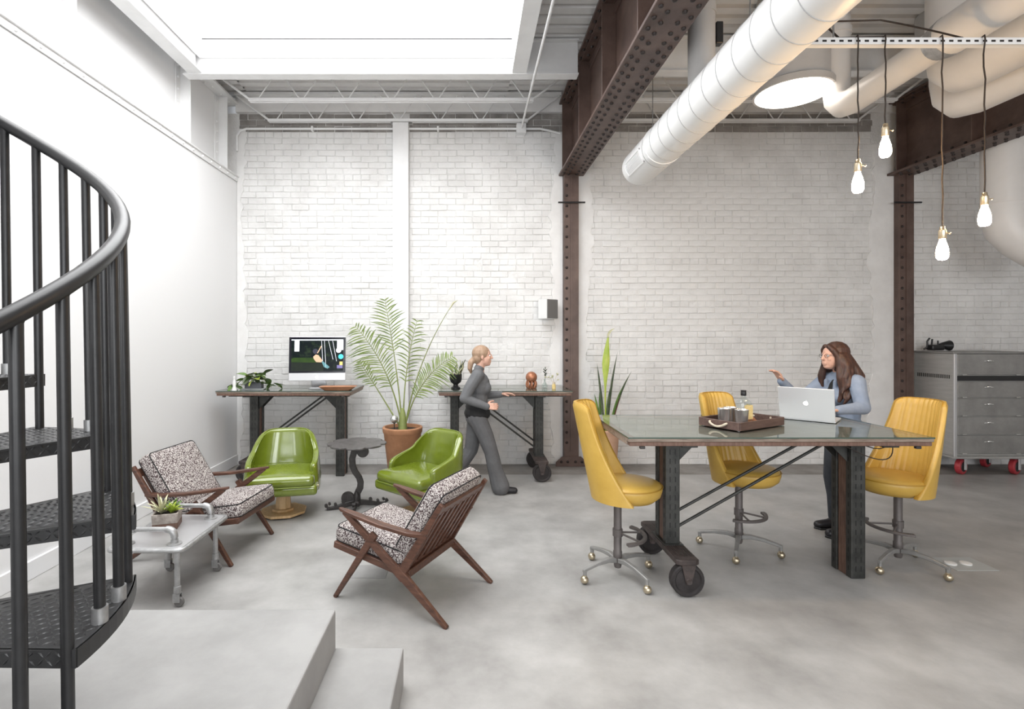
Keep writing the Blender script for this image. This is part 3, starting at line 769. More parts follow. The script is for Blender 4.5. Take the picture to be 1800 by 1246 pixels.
def work_table(label, loc, L_, D, legs, truck_side, rz=0, H=1.03):
    t = thing('work_table', label, 'table', loc, rz)
    z1 = H-.008; zt = z1-.047
    for sg in (-1, 1):
        ya, yb = sorted((sg*(D/2-.004), sg*(D/2-.05)))
        MB().bb(-L_/2, L_/2, ya, yb, z1-.022, z1).build('edge_board', M['top_wood'], t, bev=.004)
        MB().bb(-L_/2+.01, L_/2-.01, ya+.004, yb-.004, zt, z1-.022).build('under_board', M['leg_wood'], t, bev=.003)
    for sg in (-1, 1): MB().bb(sg*(L_/2-.004), sg*(L_/2-.055), -D/2+.05, D/2-.05, zt, z1).build('end_board', M['top_wood'], t, bev=.004)
    nb = 5; y0 = -D/2+.05; w = (D-.1)/nb
    for k in range(nb): MB().bb(-L_/2+.055, L_/2-.055, y0+k*w+.002, y0+(k+1)*w-.002, zt+.006, z1-.0015).build('top_board', M['top_board'], t, bev=.002)
    g = MB().bb(-L_/2, L_/2, -D/2, D/2, z1, H).build('glass_top', M['glass_top'], t)
    e = MB()
    e.bb(-L_/2, L_/2, -D/2-.001, -D/2+.0005, z1, H-.0005); e.bb(-L_/2, L_/2, D/2-.0005, D/2+.001, z1, H-.0005)
    e.bb(-L_/2-.001, -L_/2+.0005, -D/2, D/2, z1, H-.0005); e.bb(L_/2-.0005, L_/2+.001, -D/2, D/2, z1, H-.0005)
    e.build('glass_edge', M['glass_edge'], g)
    for sg in (-1, 1): MB().bb(-L_/2+.06, L_/2-.06, sg*.16-.02, sg*.16+.02, zt-.03, zt).build('top_rail', M['leg_steel'], t, bev=.003)
    lo, hi = legs; zp = .235
    for x, sd in ((lo, -1), (hi, 1)):
        tr = sd == truck_side
        leg_post(t, x, zp if tr else 0, zt-.03)
        if tr:
            truck(t, x, zp, .36, .105)
            MB().bb(x-.065, x+.065, -.125, .125, zp, zp+.008).build('foot_plate', M['leg_steel'], t, bev=.002)
        gusset(t, x+sd*-.049, -sd, zt-.03)
        MB().bb(x-.05, x+.05, -D/2+.08, D/2-.08, zt-.025, zt).build('cross_rail', M['leg_steel'], t, bev=.003)
    xa, xb = (lo, hi) if truck_side < 0 else (hi, lo)
    d = -truck_side
    for yy, dz, dx in ((-.045, 0, 0), (.045, .03, -.08*d)):
        MB().cyl((xa+d*.05, yy, zp+.10+dz*2), (xb-d*.14+dx, yy, zt-.035), .0105, n=8).build('brace_rod', M['leg_steel'], t, smooth=50)
    for sg in (-1, 1):
        m = MB(); cx = sg*(L_/2-.09)
        for yy in (-D/2+.02, D/2-.02): m.bb(cx-.016, cx+.016, yy-.012, yy+.012, zt-.018, zt)
        m.bb(cx-.012, cx+.012, -.02+.0, .02, zt-.018, zt)
        m.build('clamp', M['iron'], t, bev=.003)
    return t
wt0 = work_table('long glass-topped work table with laptop and tray, on iron trolley wheels', (1.905, 3.65, 0), 1.87, .92, (-.525, .735), -1)
work_table('glass-topped standing table under the computer monitor', (-2.09, 6.24, 0), 1.52, .74, (-.44, .57), -1)
work_table('glass-topped standing table holding the carved ball and vases', (.405, 6.24, 0), 1.51, .74, (-.58, .415), 1)
tag(MB().tube(bez((2.52, 3.6, .93), (2.78, 3.35, .72), (2.86, 3.55, .95), 14)+bez((2.86, 3.55, .95), (2.7, 3.4, .86), (2.60, 3.5, .94), 6), .0035, 6).build('table_cable', M['cord'], None, smooth=60), 'thin dark cable drooping under the end of the long table', 'cable')

# ================================================================== YELLOW STOOLS
def shell(cx, a, b, z, phim, nu, nt, thick, ripple=0, p=2.0, soft=.012):
    """upholstered wrap-round back; u across, t up. callables of t. Returns MB and rim polyline"""
    m = MB(); O = []; I = []
    def pt(u, t, off):
        ph = u*phim(t); c, s_ = cos(ph), sin(ph)
        k = (abs(c)**p+abs(s_)**p)**(-1.0/p)
        x = cx(t)-(a(t)+off)*c*k; y = (b(t)+off)*s_*k
        return (x, y, z(u, t))
    for i in range(nt+1):
        t = i/nt; O.append([]); I.append([])
        for j in range(nu+1):
            u = -1+2*j/nu; e = min(1, (1-abs(u))/.05, (1-t)/.06); e = sqrt(max(0, 1-(1-e)**2)); th = thick*(.45+.55*e)
            mid = -thick/2
            rp = ripple*abs(sin(u*phim(t)*17.0))*(1 if abs(u) < .75 else 0)
            O[-1].append(pt(u, t, mid+th/2)); I[-1].append(pt(u, t, mid-th/2-rp))
    vs = [q for r in O for q in r]+[q for r in I for q in r]; W = nu+1; K = W*(nt+1); fs = []
    for i in range(nt):
        for j in range(nu):
            q = i*W+j; fs.append((q, q+1, q+W+1, q+W)); fs.append((K+q, K+q+W, K+q+W+1, K+q+1))
    for i in range(nt):
        q = i*W; fs.append((q, q+W, K+q+W, K+q)); q += nu; fs.append((q, K+q, K+q+W, q+W))
    for j in range(nu):
        fs.append((j, K+j, K+j+1, j+1)); q = nt*W+j; fs.append((q, q+1, K+q+1, K+q))
    m.add(vs, fs)
    rim = [I[i][0] for i in range(nt+1)]+I[nt][1:-1]+[I[i][nu] for i in range(nt, -1, -1)]
    return m, rim
def stool(loc, rz, base_rz, label):
    t = thing('swivel_stool', label, 'stool', loc, rz, 'yellow swivel stools')
    zb = .545
    m, rim = shell(lambda q: lerp(.06, -.11, q), lambda q: lerp(.237, .20, q), lambda q: lerp(.240, .205, q**1.3),
                   lambda u, q: lerp(zb, 1.19, q)-.035*abs(u)**8*q**2, lambda q: R(69+36*(1-q)**2.1), 220, 26, .042, .0045)
    s_ = m.build('backrest', M['yellow_vinyl'], t, smooth=50)
    MB().tube(rim, .0045, 6).build('piping', M['yellow_piping'], s_, smooth=60)
    rs = .228
    c = MB().lathe([(.0, zb-.012), (.13, zb-.012), (rs-.05, zb-.004), (rs-.012, zb+.03), (rs, zb+.07), (rs-.002, zb+.092), (rs-.02, zb+.110), (rs-.06, zb+.119), (.1, zb+.125), (0, zb+.127)], 48, (.063, 0, 0)).build('seat', M['yellow_vinyl'], t, smooth=50)
    MB().tube([(.063+(rs+.001)*cos(2*pi*k/40), (rs+.001)*sin(2*pi*k/40), zb+.093) for k in range(40)], .004, 6, True).build('piping', M['yellow_piping'], c, smooth=60)
    MB().lathe([(.09, zb-.03), (.09, zb-.012), (0, zb-.012), (0, zb-.03)], 24).build('swivel_plate', M['stool_column'], t)
    MB().lathe([(.0, .06), (.022, .06), (.026, .075), (.026, .12), (.030, .125), (.030, .17), (.0265, .175), (.0265, zb-.02), (0, zb-.02)], 20).build('column', M['stool_column'], t, smooth=40)
    B = RZ(base_rz-rz)
    for k in range(4):
        L = RZ(k*pi/2+pi/4)
        a = MB(); pr = [(.02, .128, .040, .032), (.08, .138, .034, .030), (.17, .128, .028, .025), (.262, .106, .025, .022), (.290, .098, .025, .024)]
        a.rings([[(x, -w/2, z-h), (x, w/2, z-h), (x, w/2, z), (x, -w/2, z)] for x, z, w, h in pr], M=B @ L)
        a.cyl((.277, 0, .1), (.277, 0, .050), .0125, n=10, M=B @ L)
        arm = a.build('base_arm', M['stool_base'], t, bev=.004)
        cst = MB().ball((.280, 0, .027), .027, 14, 10, M=B @ L).build('caster', M['brass'], arm, smooth=80)
        MB().cyl((.277, 0, .058), (.277, 0, .045), .013, n=10, M=B @ L).build('caster_stem', M['brass'], cst)
    fr = MB(); pts = [(.20*cos(q), .20*sin(q), .285) for q in [R(-62+124*k/20) for k in range(21)]]
    rs_ = []
    for k, p_ in enumerate(pts):
        d = V((p_[0], p_[1], 0)).normalized(); p_ = V(p_); w = .026 if 2 < k < 18 else .034
        rs_.append([tuple(p_-d*w/2+V((0, 0, -.009))), tuple(p_+d*w/2+V((0, 0, -.009))), tuple(p_+d*w/2+V((0, 0, .009))), tuple(p_-d*w/2+V((0, 0, .009)))])
    fr.rings(rs_, M=T((-.02, 0, 0)))
    ft = fr.build('footrest', M['stool_column'], t, bev=.003)
    MB().cyl((.0, 0, .30), (.15, .09, .285), .007, n=6).cyl((.0, 0, .30), (.15, -.09, .285), .007, n=6).lathe([(.034, .275), (.034, .325), (0.01, .325), (0.01, .275)], 16).build('footrest_stay', M['stool_column'], ft)
stool((1.02, 3.60, 0), R(-20), R(-20), 'yellow vinyl swivel stool drawn up beside the trolley wheels of the long table')
stool((2.07, 4.02, 0), R(-62), R(14), 'yellow vinyl swivel stool behind the tray on the long table')
stool((3.08, 3.76, 0), R(191), R(-15), 'yellow vinyl swivel stool between the long table and the steel cabinet')

# ================================================================== GREEN BARREL CHAIRS
def green_chair(loc, rz, label):
    t = thing('barrel_chair', label, 'chair', loc, rz, 'green vinyl barrel chairs')
    ph = lambda q: R(lerp(126, 74, sstep((q-.46)/.24))-18*max(0, (q-.7)/.3))
    m, rim = shell(lambda q: lerp(.02, -.045, q), lambda q: lerp(.30, .315, q), lambda q: lerp(.335, .275, q*q),
                   lambda u, q: lerp(.245, .735, q)-.055*abs(u)**6*q**3, ph, 72, 26, .048, 0, 3.0)
    s_ = m.build('backrest', M['green_vinyl'], t, smooth=55)
    MB().tube(rim, .005, 6).build('piping', M['green_piping'], s_, smooth=60)
    MB().rbox((.03, 0, .285), (.60, .65, .09), .03, 6).build('seat_base', M['green_vinyl'], t, smooth=50)
    c = MB().rbox((.055, 0, .362), (.56, .60, .105), .045, 8, puff=.022).build('seat_cushion', M['green_vinyl'], t, smooth=60)
    h, w = .335, .305
    MB().tube([(.33, -w+.03, .322), (.335, -w+.06, .322), (.335, w-.06, .322), (.33, w-.03, .322)], .005, 6).build('piping', M['green_piping'], c)
    for sg in (-1, 1): MB().ball((.22, sg*.325, .30), .012, 10, 6).build('button', M['brass'], t)
    oc = lambda r, n=8: [(r*cos(2*pi*k/n+pi/8), r*sin(2*pi*k/n+pi/8)) for k in range(n)]
    b = MB().prism(oc(.215), .012, .034).build('pedestal_base', M['pine'], t, bev=.004)
    MB().prism(oc(.10), .034, .055).prism(oc(.055), .055, .075).build('pedestal_foot', M['pine'], b, bev=.003)
    m = MB(); 
    m.rings([[(x, y, z) for x, y in oc(r)] for r, z in ((.072, .055), (.068, .12), (.060, .22))]); m.build('pedestal_stem', M['pine'], t, bev=.002)
    MB().prism(oc(.12), .22, .242).build('mount_plate', M['iron'], t)
    MB().lathe([(.19, 0), (.19, .012), (0, .012), (0, 0)], 24).build('floor_pad', M['iron'], t)
green_chair((-1.73, 4.87, 0), R(-78), 'green vinyl barrel chair on an octagonal pine pedestal, in front of the monitor table')
green_chair((-.42, 4.86, 0), R(228), 'green vinyl barrel chair between the big potted palm and the slatted armchair back')

# ================================================================== SLATTED ARMCHAIRS
def zchair(loc, rz, label):
    t = thing('slatted_armchair', label, 'armchair', loc, rz, 'walnut armchairs with speckled cushions')
    X = lambda s_: s_-.39
    P = lambda s_, y, z: (X(s_), y, z)
    Yv = (0, 1, 0)
    for sg in (-1, 1):
        y = sg*.295
        MB().bar(P(.50, y, .445), P(.80, sg*.305, 0), .050, .026, .028, Yv).build('front_leg', M['walnut'], t, bev=.006, seg=2)
        MB().bar(P(.735, y, .548), P(.285, y, .215), .036, .056, .028, Yv).build('side_brace', M['walnut'], t, bev=.006, seg=2)
        MB().bar(P(.345, y, .27), P(-.01, sg*.305, 0), .064, .026, .028, Yv).build('rear_leg', M['walnut'], t, bev=.006, seg=2)
        MB().bar(P(.325, y, .215), P(.03, y, .69), .060, .030, .028, Yv).build('back_post', M['walnut'], t, bev=.006, seg=2)
        m = MB(); rs = []
        for s_, z, w, th in ((.13, .492, .030, .030), (.25, .487, .052, .024), (.45, .505, .060, .022), (.65, .537, .055, .022), (.76, .556, .030, .020), (.775, .559, .014, .016)):
            rs.append([P(s_, y-w/2, z-th/2), P(s_, y+w/2, z-th/2), P(s_, y+w/2, z+th/2), P(s_, y-w/2, z+th/2)])
        m.rings(rs).build('armrest', M['walnut'], t, bev=.005, seg=2)
        MB().bar(P(.27, y-sg*.02, .232), P(.83, y-sg*.02, .318), .045, .04, .024, Yv).build('seat_rail', M['walnut'], t, bev=.004)
    MB().bb(X(.805), X(.835), -.28, .28, .292, .336).build('front_rail', M['walnut'], t, bev=.005)
    MB().bb(X(.26), X(.30), -.28, .28, .215, .26).build('rear_rail', M['walnut'], t, bev=.005)
    d = V((-.295, 0, .475)).normalized(); nrm = V((d.z, 0, -d.x))
    q = V(P(.325, 0, .215))
    def on(k, off): return q+d*k+nrm*off
    MB().bar(on(.50, 0)+V((0, -.28, 0)), on(.50, 0)+V((0, .28, 0)), .062, .062, .022, nrm).build('top_rail', M['walnut'], t, bev=.005)
    MB().bar(on(.06, .0)+V((0, -.28, 0)), on(.06, 0)+V((0, .28, 0)), .045, .045, .024, nrm).build('lower_rail', M['walnut'], t, bev=.004)
    for k in range(7):
        y = -.225+k*.075
        MB().bar(on(.06, -.004)+V((0, y, 0)), on(.49, -.004)+V((0, y, 0)), .032, .032, .020, nrm).build('slat', M['walnut'], t, bev=.003)
    for k in range(6):
        y = -.22+k*.088
        MB().bar(P(.30, y, .24), P(.81, y, .315), .05, .05, .01, (0, 0, 1)).build('seat_slat', M['walnut'], t)
    ang = math.atan2(.078, .51)
    Ms = T(P(.565, 0, .345)) @ RY(-ang)
    c = MB().rbox((0, 0, 0), (.565, .545, .118), .045, 8, M=Ms, puff=.016).build('seat_cushion', M['speckle'], t, smooth=60)
    def loop(mb, hx, hy, z, Mx, r=.03):
        pts = []
        for cx, cy, a in ((hx-r, hy-r, 0), (-hx+r, hy-r, 90), (-hx+r, -hy+r, 180), (hx-r, -hy+r, 270)):
            for k in range(4): pts.append(Mx @ V((cx+r*cos(R(a+30*k)), cy+r*sin(R(a+30*k)), z)))
        mb.tube(pts, .0042, 5, True)
    m = MB(); loop(m, .272, .262, .045, Ms); loop(m, .272, .262, -.045, Ms); m.build('piping', M['black_cloth'], c)
    c0 = on(.345, .078)
    Mb = Matrix(((d.x, 0, nrm.x, c0.x), (0, 1, 0, 0), (d.z, 0, nrm.z, c0.z), (0, 0, 0, 1)))
    c = MB().rbox((0, 0, 0), (.50, .545, .125), .045, 8, M=Mb, puff=.016).build('back_cushion', M['speckle'], t, smooth=60)
    m = MB(); loop(m, .240, .262, .048, Mb); loop(m, .240, .262, -.048, Mb); m.build('piping', M['black_cloth'], c)
zchair((-.345, 3.40, 0), R(153.3), 'walnut armchair with slatted back and speckled cushions, by the concrete step')
zchair((-2.075, 4.09, 0), R(-6), 'walnut armchair with speckled cushions beside the pipe-legged low table')

# ================================================================== CAST IRON SIDE TABLE
t = thing('iron_side_table', 'small cast iron pedestal table with wavy edged top', 'side table', (-1.08, 5.03, 0), R(8))
n = 96; poly = []
for k in range(n):
    a = 2*pi*k/n; q = 8
    r = .255+.020*abs(cos(a*q/2))**.5-.018*(abs(sin(a*q/2)) > .93)
    poly.append((r*cos(a)*1.02, r*sin(a)))
MB().prism(poly, .606, .622).build('table_top', M['iron_top'], t, bev=.003)
MB().lathe([(.10, .585), (.16, .606), (0, .606), (0, .585)], 20).build('top_boss', M['iron'], t, smooth=40)
def ribbon(pts, ws, th, name, parent, Mx):
    pts = [V((x, z, 0)) for x, z in pts]; L_, R_ = [], []
    for i, p in enumerate(pts):
        d = (pts[min(i+1, len(pts)-1)]-pts[max(i-1, 0)]).normalized(); nn = V((-d.y, d.x, 0))
        L_.append(p+nn*ws[i]/2); R_.append(p-nn*ws[i]/2)
    rs = [[(a.x, a.y, -th/2), (b.x, b.y, -th/2), (b.x, b.y, th/2), (a.x, a.y, th/2)] for a, b in zip(L_, R_)]
    return MB().rings(rs, M=Mx).build(name, M['iron'], parent, bev=.004)
UP = RX(R(90))
ribbon([(.03, .585), (-.025, .54), (-.045, .47), (-.04, .40), (-.015, .34), (.02, .29), (.035, .24), (.03, .19), (.005, .14), (-.01, .06), (-.01, .03)],
       [.07, .065, .06, .06, .056, .056, .06, .062, .06, .09, .1], .034, 'stem', t, UP)
MB().lathe([(0, -.02), (.052, -.02), (.058, 0), (.052, .02), (0, .02)], 24, M=T((.055, 0, .535)) @ UP).build('scroll', M['iron'], t, smooth=40)
MB().lathe([(0, -.02), (.058, -.02), (.064, 0), (.058, .02), (0, .02)], 24, M=T((-.085, 0, .095)) @ UP).build('scroll', M['iron'], t, smooth=40)
MB().lathe([(.03, 0.025), (.034, .06), (.022, .075), (.028, .10), (.018, .13), (0.01, .16)], 14, (.0, -.04, 0)).build('finial', M['iron'], t, smooth=40)
for k, a in enumerate((R(10), R(190), R(262))):
    Mx = RZ(a) @ UP
    f = ribbon([(.0, .05), (.06, .045), (.12, .035), (.18, .024), (.24, .016), (.28, .018)], [.06, .05, .045, .034, .028, .03], .03, 'foot', t, Mx)
    for x, z, r in ((.285, .045, .016), (.255, .06, .013), (.20, .05, .014), (.13, .07, .016)):
        MB().lathe([(0, -.016), (r, -.016), (r, .016), (0, .016)], 12, M=Mx @ T((x, z, 0))).build('foot_scroll', M['iron'], f, smooth=40)

# ================================================================== PIPE-LEGGED LOW TABLE
t = thing('pipe_coffee_table', 'low metal table on galvanised pipe legs with pipe rails', 'coffee table', (-1.945, 3.43, 0))
LX, LY, LZ = .225, .30, .375
rr = .03
def rrect(hx, hy, r, n=4):
    p = []
    for cx, cy, a in ((hx-r, hy-r, 0), (-hx+r, hy-r, 90), (-hx+r, -hy+r, 180), (hx-r, -hy+r, 270)):
        for k in range(n+1): p.append((cx+r*cos(R(a+90*k/n)), cy+r*sin(R(a+90*k/n))))
    return p
tp = MB().prism(rrect(LX-.012, LY-.012, .03), LZ-.012, LZ).build('table_top', M['alu'], t, bev=.002)
MB().tube([(x, y, LZ-.012) for x, y in rrect(LX, LY, .04)], .014, 8, True).build('edge_trim', M['galv'], tp, smooth=60)
for sx in (-1, 1):
    for sy in (-1, 1):
        x, y = sx*.165, sy*.24
        lg = MB().lathe([(.016, .085), (.016, .34), (.021, .345), (.021, .36), (.045, .36), (.045, .366), (0.01, .366)], 16, (x, y, 0)).build('leg', M['galv'], t, smooth=40)
        MB().lathe([(.021, .085), (.021, .125), (.016, .128)], 16, (x, y, 0)).build('reducer', M['galv'], lg, smooth=40)
        cs = MB().bb(x-.022, x+.022, y-.016, y-.012, .028, .085).bb(x-.022, x+.022, y+.012, y+.016, .028, .085).bb(x-.022, x+.022, y-.016, y+.016, .078, .085).build('caster', M['galv'], t, bev=.002)
        MB().lathe([(0, -.011), (.027, -.011), (.03, -.006), (.03, .006), (.027, .011), (0, .011)], 18, M=T((x+.012, y, .03)) @ UP).build('wheel', M['speaker_grey'], cs, smooth=40)
for sy in (-1, 1):
    y = sy*.225
    pts = [(-.15, y, LZ+.012)]+[V((-.15, y, LZ+.05))]+bez((-.15, y, LZ+.06), (-.15, y, LZ+.09), (-.12, y, LZ+.09), 5)+bez((.10, y, LZ+.09), (.14, y, LZ+.09), (.14, y, LZ+.05), 5)+[V((.14, y, LZ+.012))]
    r_ = MB().tube(pts, .015, 12).build('pipe_rail', M['galv'], t, smooth=50)
    for x, d in ((-.15, 1), (.14, -1)):
        MB().lathe([(.042, 0), (.042, .006), (.022, .009), (.022, .03), (.0, .03)], 18, (x, y, LZ)).build('flange', M['galv'], r_, smooth=40)
        MB().tube(bez((x, y, LZ+.04), (x, y, LZ+.09), (x+d*.05, y, LZ+.09), 7), .021, 12).build('pipe_elbow', M['galv'], r_, smooth=50)

# ================================================================== STEEL CABINET
t = thing('drawer_cabinet', 'stainless steel drawer cabinet on red caster wheels', 'cabinet', (5.69, 6.14, 0))
W, D, z0, z1 = .98, .55, .235, 1.46
MB().bb(0, W, .012, D, z0, z1-.02).build('body', M['stainless'], t, bev=.004)
MB().bb(-.015, W+.015, -.008, D, z1-.02, z1).build('top', M['stainless_dark'], t, bev=.003)
for x in (0, W-.03): MB().bb(x-.004, x+.03, -.006, .014, z0-.02, z1-.02).build('corner_post', M['alu'], t, bev=.003)
MB().bb(-.01, W+.01, -.008, D, z0-.03, z0).build('base_rail', M['stainless'], t, bev=.004)
zs = [(1.19, 1.435), (.925, 1.11), (.71, .915), (.49, .70), (.265, .48)]
for a, b in zs:
    d_ = MB().bb(.034, W-.034, -.006, .012, a, b).build('drawer', M['stainless_dark'], t, bev=.004)
    zc = lerp(a, b, .68); cx = .40
    MB().ball((cx, -.010, zc), (.028, .016, .014), 14, 8).ball((cx-.04, -.008, zc-.004), (.020, .008, .006), 10, 6).ball((cx+.04, -.008, zc-.004), (.020, .008, .006), 10, 6).build('handle', M['chrome'], d_, smooth=70)
    for x in (.09, .72): MB().bb(x, x+.05, -.012, -.006, a-.006, a+.010).build('latch', M['stainless'], d_, bev=.002)
MB().bb(.034, W-.034, -.004, .01, 1.12, 1.18).build('gap_shade', M['black_plastic'], t)  # solid black bar, shade of the gap between drawers put into its colour
m = MB()
for k in range(17): m.bb(-.002, .002, .06+k*.027, .072+k*.027, 1.14, 1.185)
o = m.build('vent_slots', M['black_plastic'], t); o['kind'] = 'stuff'
for x, y in ((.17, .10), (W-.17, .10), (.17, D-.1), (W-.17, D-.1)):
    cs = MB().bb(x-.055, x+.055, y-.05, y+.05, .19, .205).bb(x-.002, x+.028, y-.052, y-.040, .06, .195).bb(x-.012, x+.018, y+.040, y+.052, .06, .195).build('caster', M['alu'], t, bev=.003)
    MB().lathe([(.045, -.028), (.086, -.028), (.094, -.02), (.094, .02), (.086, .028), (.045, .028)], 28, M=T((x, y, .094)) @ RZ(R(25)) @ RX(R(90))).build('wheel', M['red_wheel'], cs, smooth=40)
    MB().lathe([(0, -.031), (.058, -.031), (.062, -.024), (.062, .024), (.058, .031), (0, .031)], 20, M=T((x, y, .094)) @ RZ(R(25)) @ RX(R(90))).build('wheel_core', M['black_plastic'], cs)
# black fitting lying on the cabinet
t = thing('black_fitting', 'small black pronged fitting lying on top of the steel cabinet', 'fitting', (5.80, 6.50, 1.46))
MB().tube([(-.16, 0, .02), (-.13, -.02, .05), (-.14, -.03, .12), (-.11, -.03, .16)], .010, 8).tube([(-.13, 0, .03), (-.06, .0, .06), (-.05, .0, .15)], .009, 8).tube([(.02, 0, .06), (.02, 0, .13)], .009, 8).build('arm', M['black_plastic'], t, smooth=50)
MB().rbox((-.01, 0, .045), (.16, .10, .07), .02, 3).build('clamp', M['black_plastic'], t, smooth=50)
MB().lathe([(.02, 0), (.035, .03), (.065, .12), (.06, .12), (.03, .03), (0, .01)], 18, M=T((.04, 0, .072)) @ RY(R(92))).build('shade', M['black_plastic'], t, smooth=50)

# ================================================================== COMPUTER, LAPTOP, THINGS ON THE TABLES
def apple(mb, s_, th, Mx):
    """bitten fruit emblem, s_ = half height"""
    out = []
    for k in range(40):
        a = 2*pi*k/40
        x = .86*cos(a)*(1-.10*sin(a)*-1); y = .82*sin(a)
        if sin(a) > .7: y -= .22*(1-min(1, abs(x)/.35))
        if sin(a) < -.8: y += .10*(1-min(1, abs(x)/.25))
        dx, dy = x-1.05, y-.12
        q = sqrt(dx*dx+dy*dy)
        if q < .42: x = 1.05+dx/q*.42 if q > 0 else x; y = .12+dy/q*.42
        out.append((x*s_, y*s_-s_*.12))
    mb.prism(out, 0, th, Mx)
    lf = [(s_*(.02+.30*t_), s_*(.75+.42*t_+sg*.13*sin(pi*t_))) for sg, ts in ((1, [i/6 for i in range(7)]), (-1, [1-i/6 for i in range(1, 6)])) for t_ in ts]
    mb.prism(lf, 0, th, Mx)
t = thing('desktop_computer', 'large thin silver desktop computer showing a swing photograph', 'computer', (-1.79, 6.16, 1.03), R(7))
Mt = T((0, 0, .09)) @ RX(R(-5))
W, Hs = .655, .52
MB().bb(-W/2, W/2, -.012, .012, .0, Hs, Mt).build('housing', M['alu'], t, bev=.006, seg=2)
b = MB().bb(-W/2+.004, W/2-.004, -.0145, -.0118, .092, Hs-.005, Mt).build('screen', M['screen_black'], t, bev=.002)
m = MB(); apple(m, .022, .0015, Mt @ T((-.005, -.0122, .045)) @ RX(R(90))); m.build('emblem', M['logo_white'], t)
MB().bb(-.09, .09, -.03, .16, 0, .008).build('stand_foot', M['alu'], t, bev=.004)
MB().bar((0, .14, .006), (0, .02, .30), .18, .15, .008, (0, .93, .37)).build('stand_neck', M['alu'], t, bev=.003)
def scr(name, k, poly, lift=0):
    """flat image piece on the screen; poly in screen fractions (0..1, 0..1 from bottom left)"""
    ww, hh = W-.06, Hs-.092-.055
    pp = [(-ww/2+x*ww, y*hh) for x, y in poly]
    MB().prism(pp, 0, .0006, Mt @ T((0, -.0146-lift, .115)) @ RX(R(90))).build(name, M[k], b)
rc = lambda x0, y0, x1, y1: [(x0, y0), (x1, y0), (x1, y1), (x0, y1)]
circ = lambda cx, cy, r, asp=1.6, n=20: [(cx+r*cos(2*pi*k/n), cy+r*asp*sin(2*pi*k/n)) for k in range(n)]
scr('picture_trees', 'screen_trees', rc(0, 0, 1, .97)); scr('picture_lawn', 'screen_lawn', [(0, .28), (.55, .26), (.55, .34), (.42, .42), (.05, .42), (0, .38)], .0007)
scr('picture_shade', 'screen_dark_lawn', rc(0, .0, .62, .27), .0007); scr('menu_bar', 'screen_white', rc(0, .965, 1, .995), .001)
scr('white_panel', 'screen_white', rc(.06, .62, .15, .96), .0014); scr('white_panel', 'screen_white', rc(.88, .66, 1.0, .96), .0014); scr('white_disc', 'screen_white', circ(.91, .65, .05), .0015)
scr('teal_disc', 'screen_teal', circ(.955, .45, .05), .0015); scr('yellow_card', 'screen_yellow', rc(.93, .18, .99, .29), .0015); scr('violet_text', 'screen_violet', rc(.88, .08, .99, .18), .0015)
scr('figure_body', 'screen_skin', [(.42, .45), (.47, .52), (.52, .50), (.60, .33), (.58, .27), (.48, .28), (.43, .38)], .0012)
scr('figure_arm', 'screen_skin', [(.49, .56), (.51, .56), (.585, .78), (.57, .80)], .0013); scr('figure_hair', 'screen_hair', circ(.46, .62, .05), .0012)
scr('figure_legs', 'screen_shorts', [(.58, .30), (.62, .29), (.74, .12), (.70, .07), (.63, .12)], .0012)
for x0, y0, x1, y1 in ((.575, .95, .60, .30), (.63, .95, .665, .10), (.71, .95, .80, .36), (.79, .95, .87, .30)):
    scr('swing_rope', 'screen_white', [(x0, y0), (x0+.006, y0), (x1+.006, y1), (x1, y1)], .0012)

t = thing('laptop', 'open silver laptop with glowing emblem on its lid', 'laptop', (2.45, 3.80, 1.03), R(-43)); t.scale = (1.14, 1.14, 1.14)
MB().bb(-.152, .152, .0, .215, .002, .014).build('base', M['laptop'], t, bev=.004, seg=2)
ky = MB()
for r_ in range(5):
    for c_ in range(13): ky.bb(-.136+c_*.021, -.136+c_*.021+.017, .018+r_*.021, .018+r_*.021+.017, .014, .0152)
o = ky.build('keys', M['black_plastic'], t); o['kind'] = 'stuff'
Ml = T((0, 0, .012)) @ RX(R(-158+180-0)) @ Matrix.Identity(4)
Ml = T((0, .0, .010)) @ RX(R(14))
ld = MB().bb(-.152, .152, -.004, .004, 0, .212, Ml).build('lid', M['laptop'], t, bev=.003, seg=2)
MB().bb(-.146, .146, .0042, .0050, .012, .205, Ml).build('screen', M['screen_black'], ld)
m = MB(); apple(m, .0165, .0008, Ml @ T((0, -.0041, .112)) @ RX(R(90))); m.build('emblem', M['logo_white'], ld)

t = thing('serving_tray', 'dark wooden serving tray with rope handles on the long table', 'tray', (1.885, 3.625, 1.03), R(30))
TW, TD = .50, .295
MB().bb(-TW/2, TW/2, -TD/2, TD/2, .004, .012).build('tray_floor', M['tray_wood'], t)
for sg in (-1, 1):
    MB().bb(-TW/2, TW/2, sg*(TD/2)-.006, sg*(TD/2)+.006, .004, .058).build('side_board', M['tray_wood'], t, bev=.002)
    MB().bb(sg*TW/2-.006, sg*TW/2+.006, -TD/2, TD/2, .004, .058).build('end_board', M['tray_wood'], t, bev=.002)
    MB().tube([(sg*(TW/2-.01), -.062, .042), (sg*(TW/2+.012), -.06, .040)]+bez((sg*(TW/2+.018), -.055, .036), (sg*(TW/2+.028), 0, -.002), (sg*(TW/2+.018), .055, .036), 10)+[(sg*(TW/2+.012), .06, .040), (sg*(TW/2-.01), .062, .042)], .0075, 8).build('rope_handle', M['rope'], t, smooth=60)
for x in (-1, 1):
    for y in (-1, 1): MB().lathe([(.008, 0), (.008, .004), (0, .004)], 10, (x*(TW/2-.02), y*(TD/2-.02), 0)).build('foot', M['alu'], t)
def on_tray(x, y): c, s_ = cos(R(30)), sin(R(30)); return (1.885+x*c-y*s_, 3.625+x*s_+y*c, 1.042)
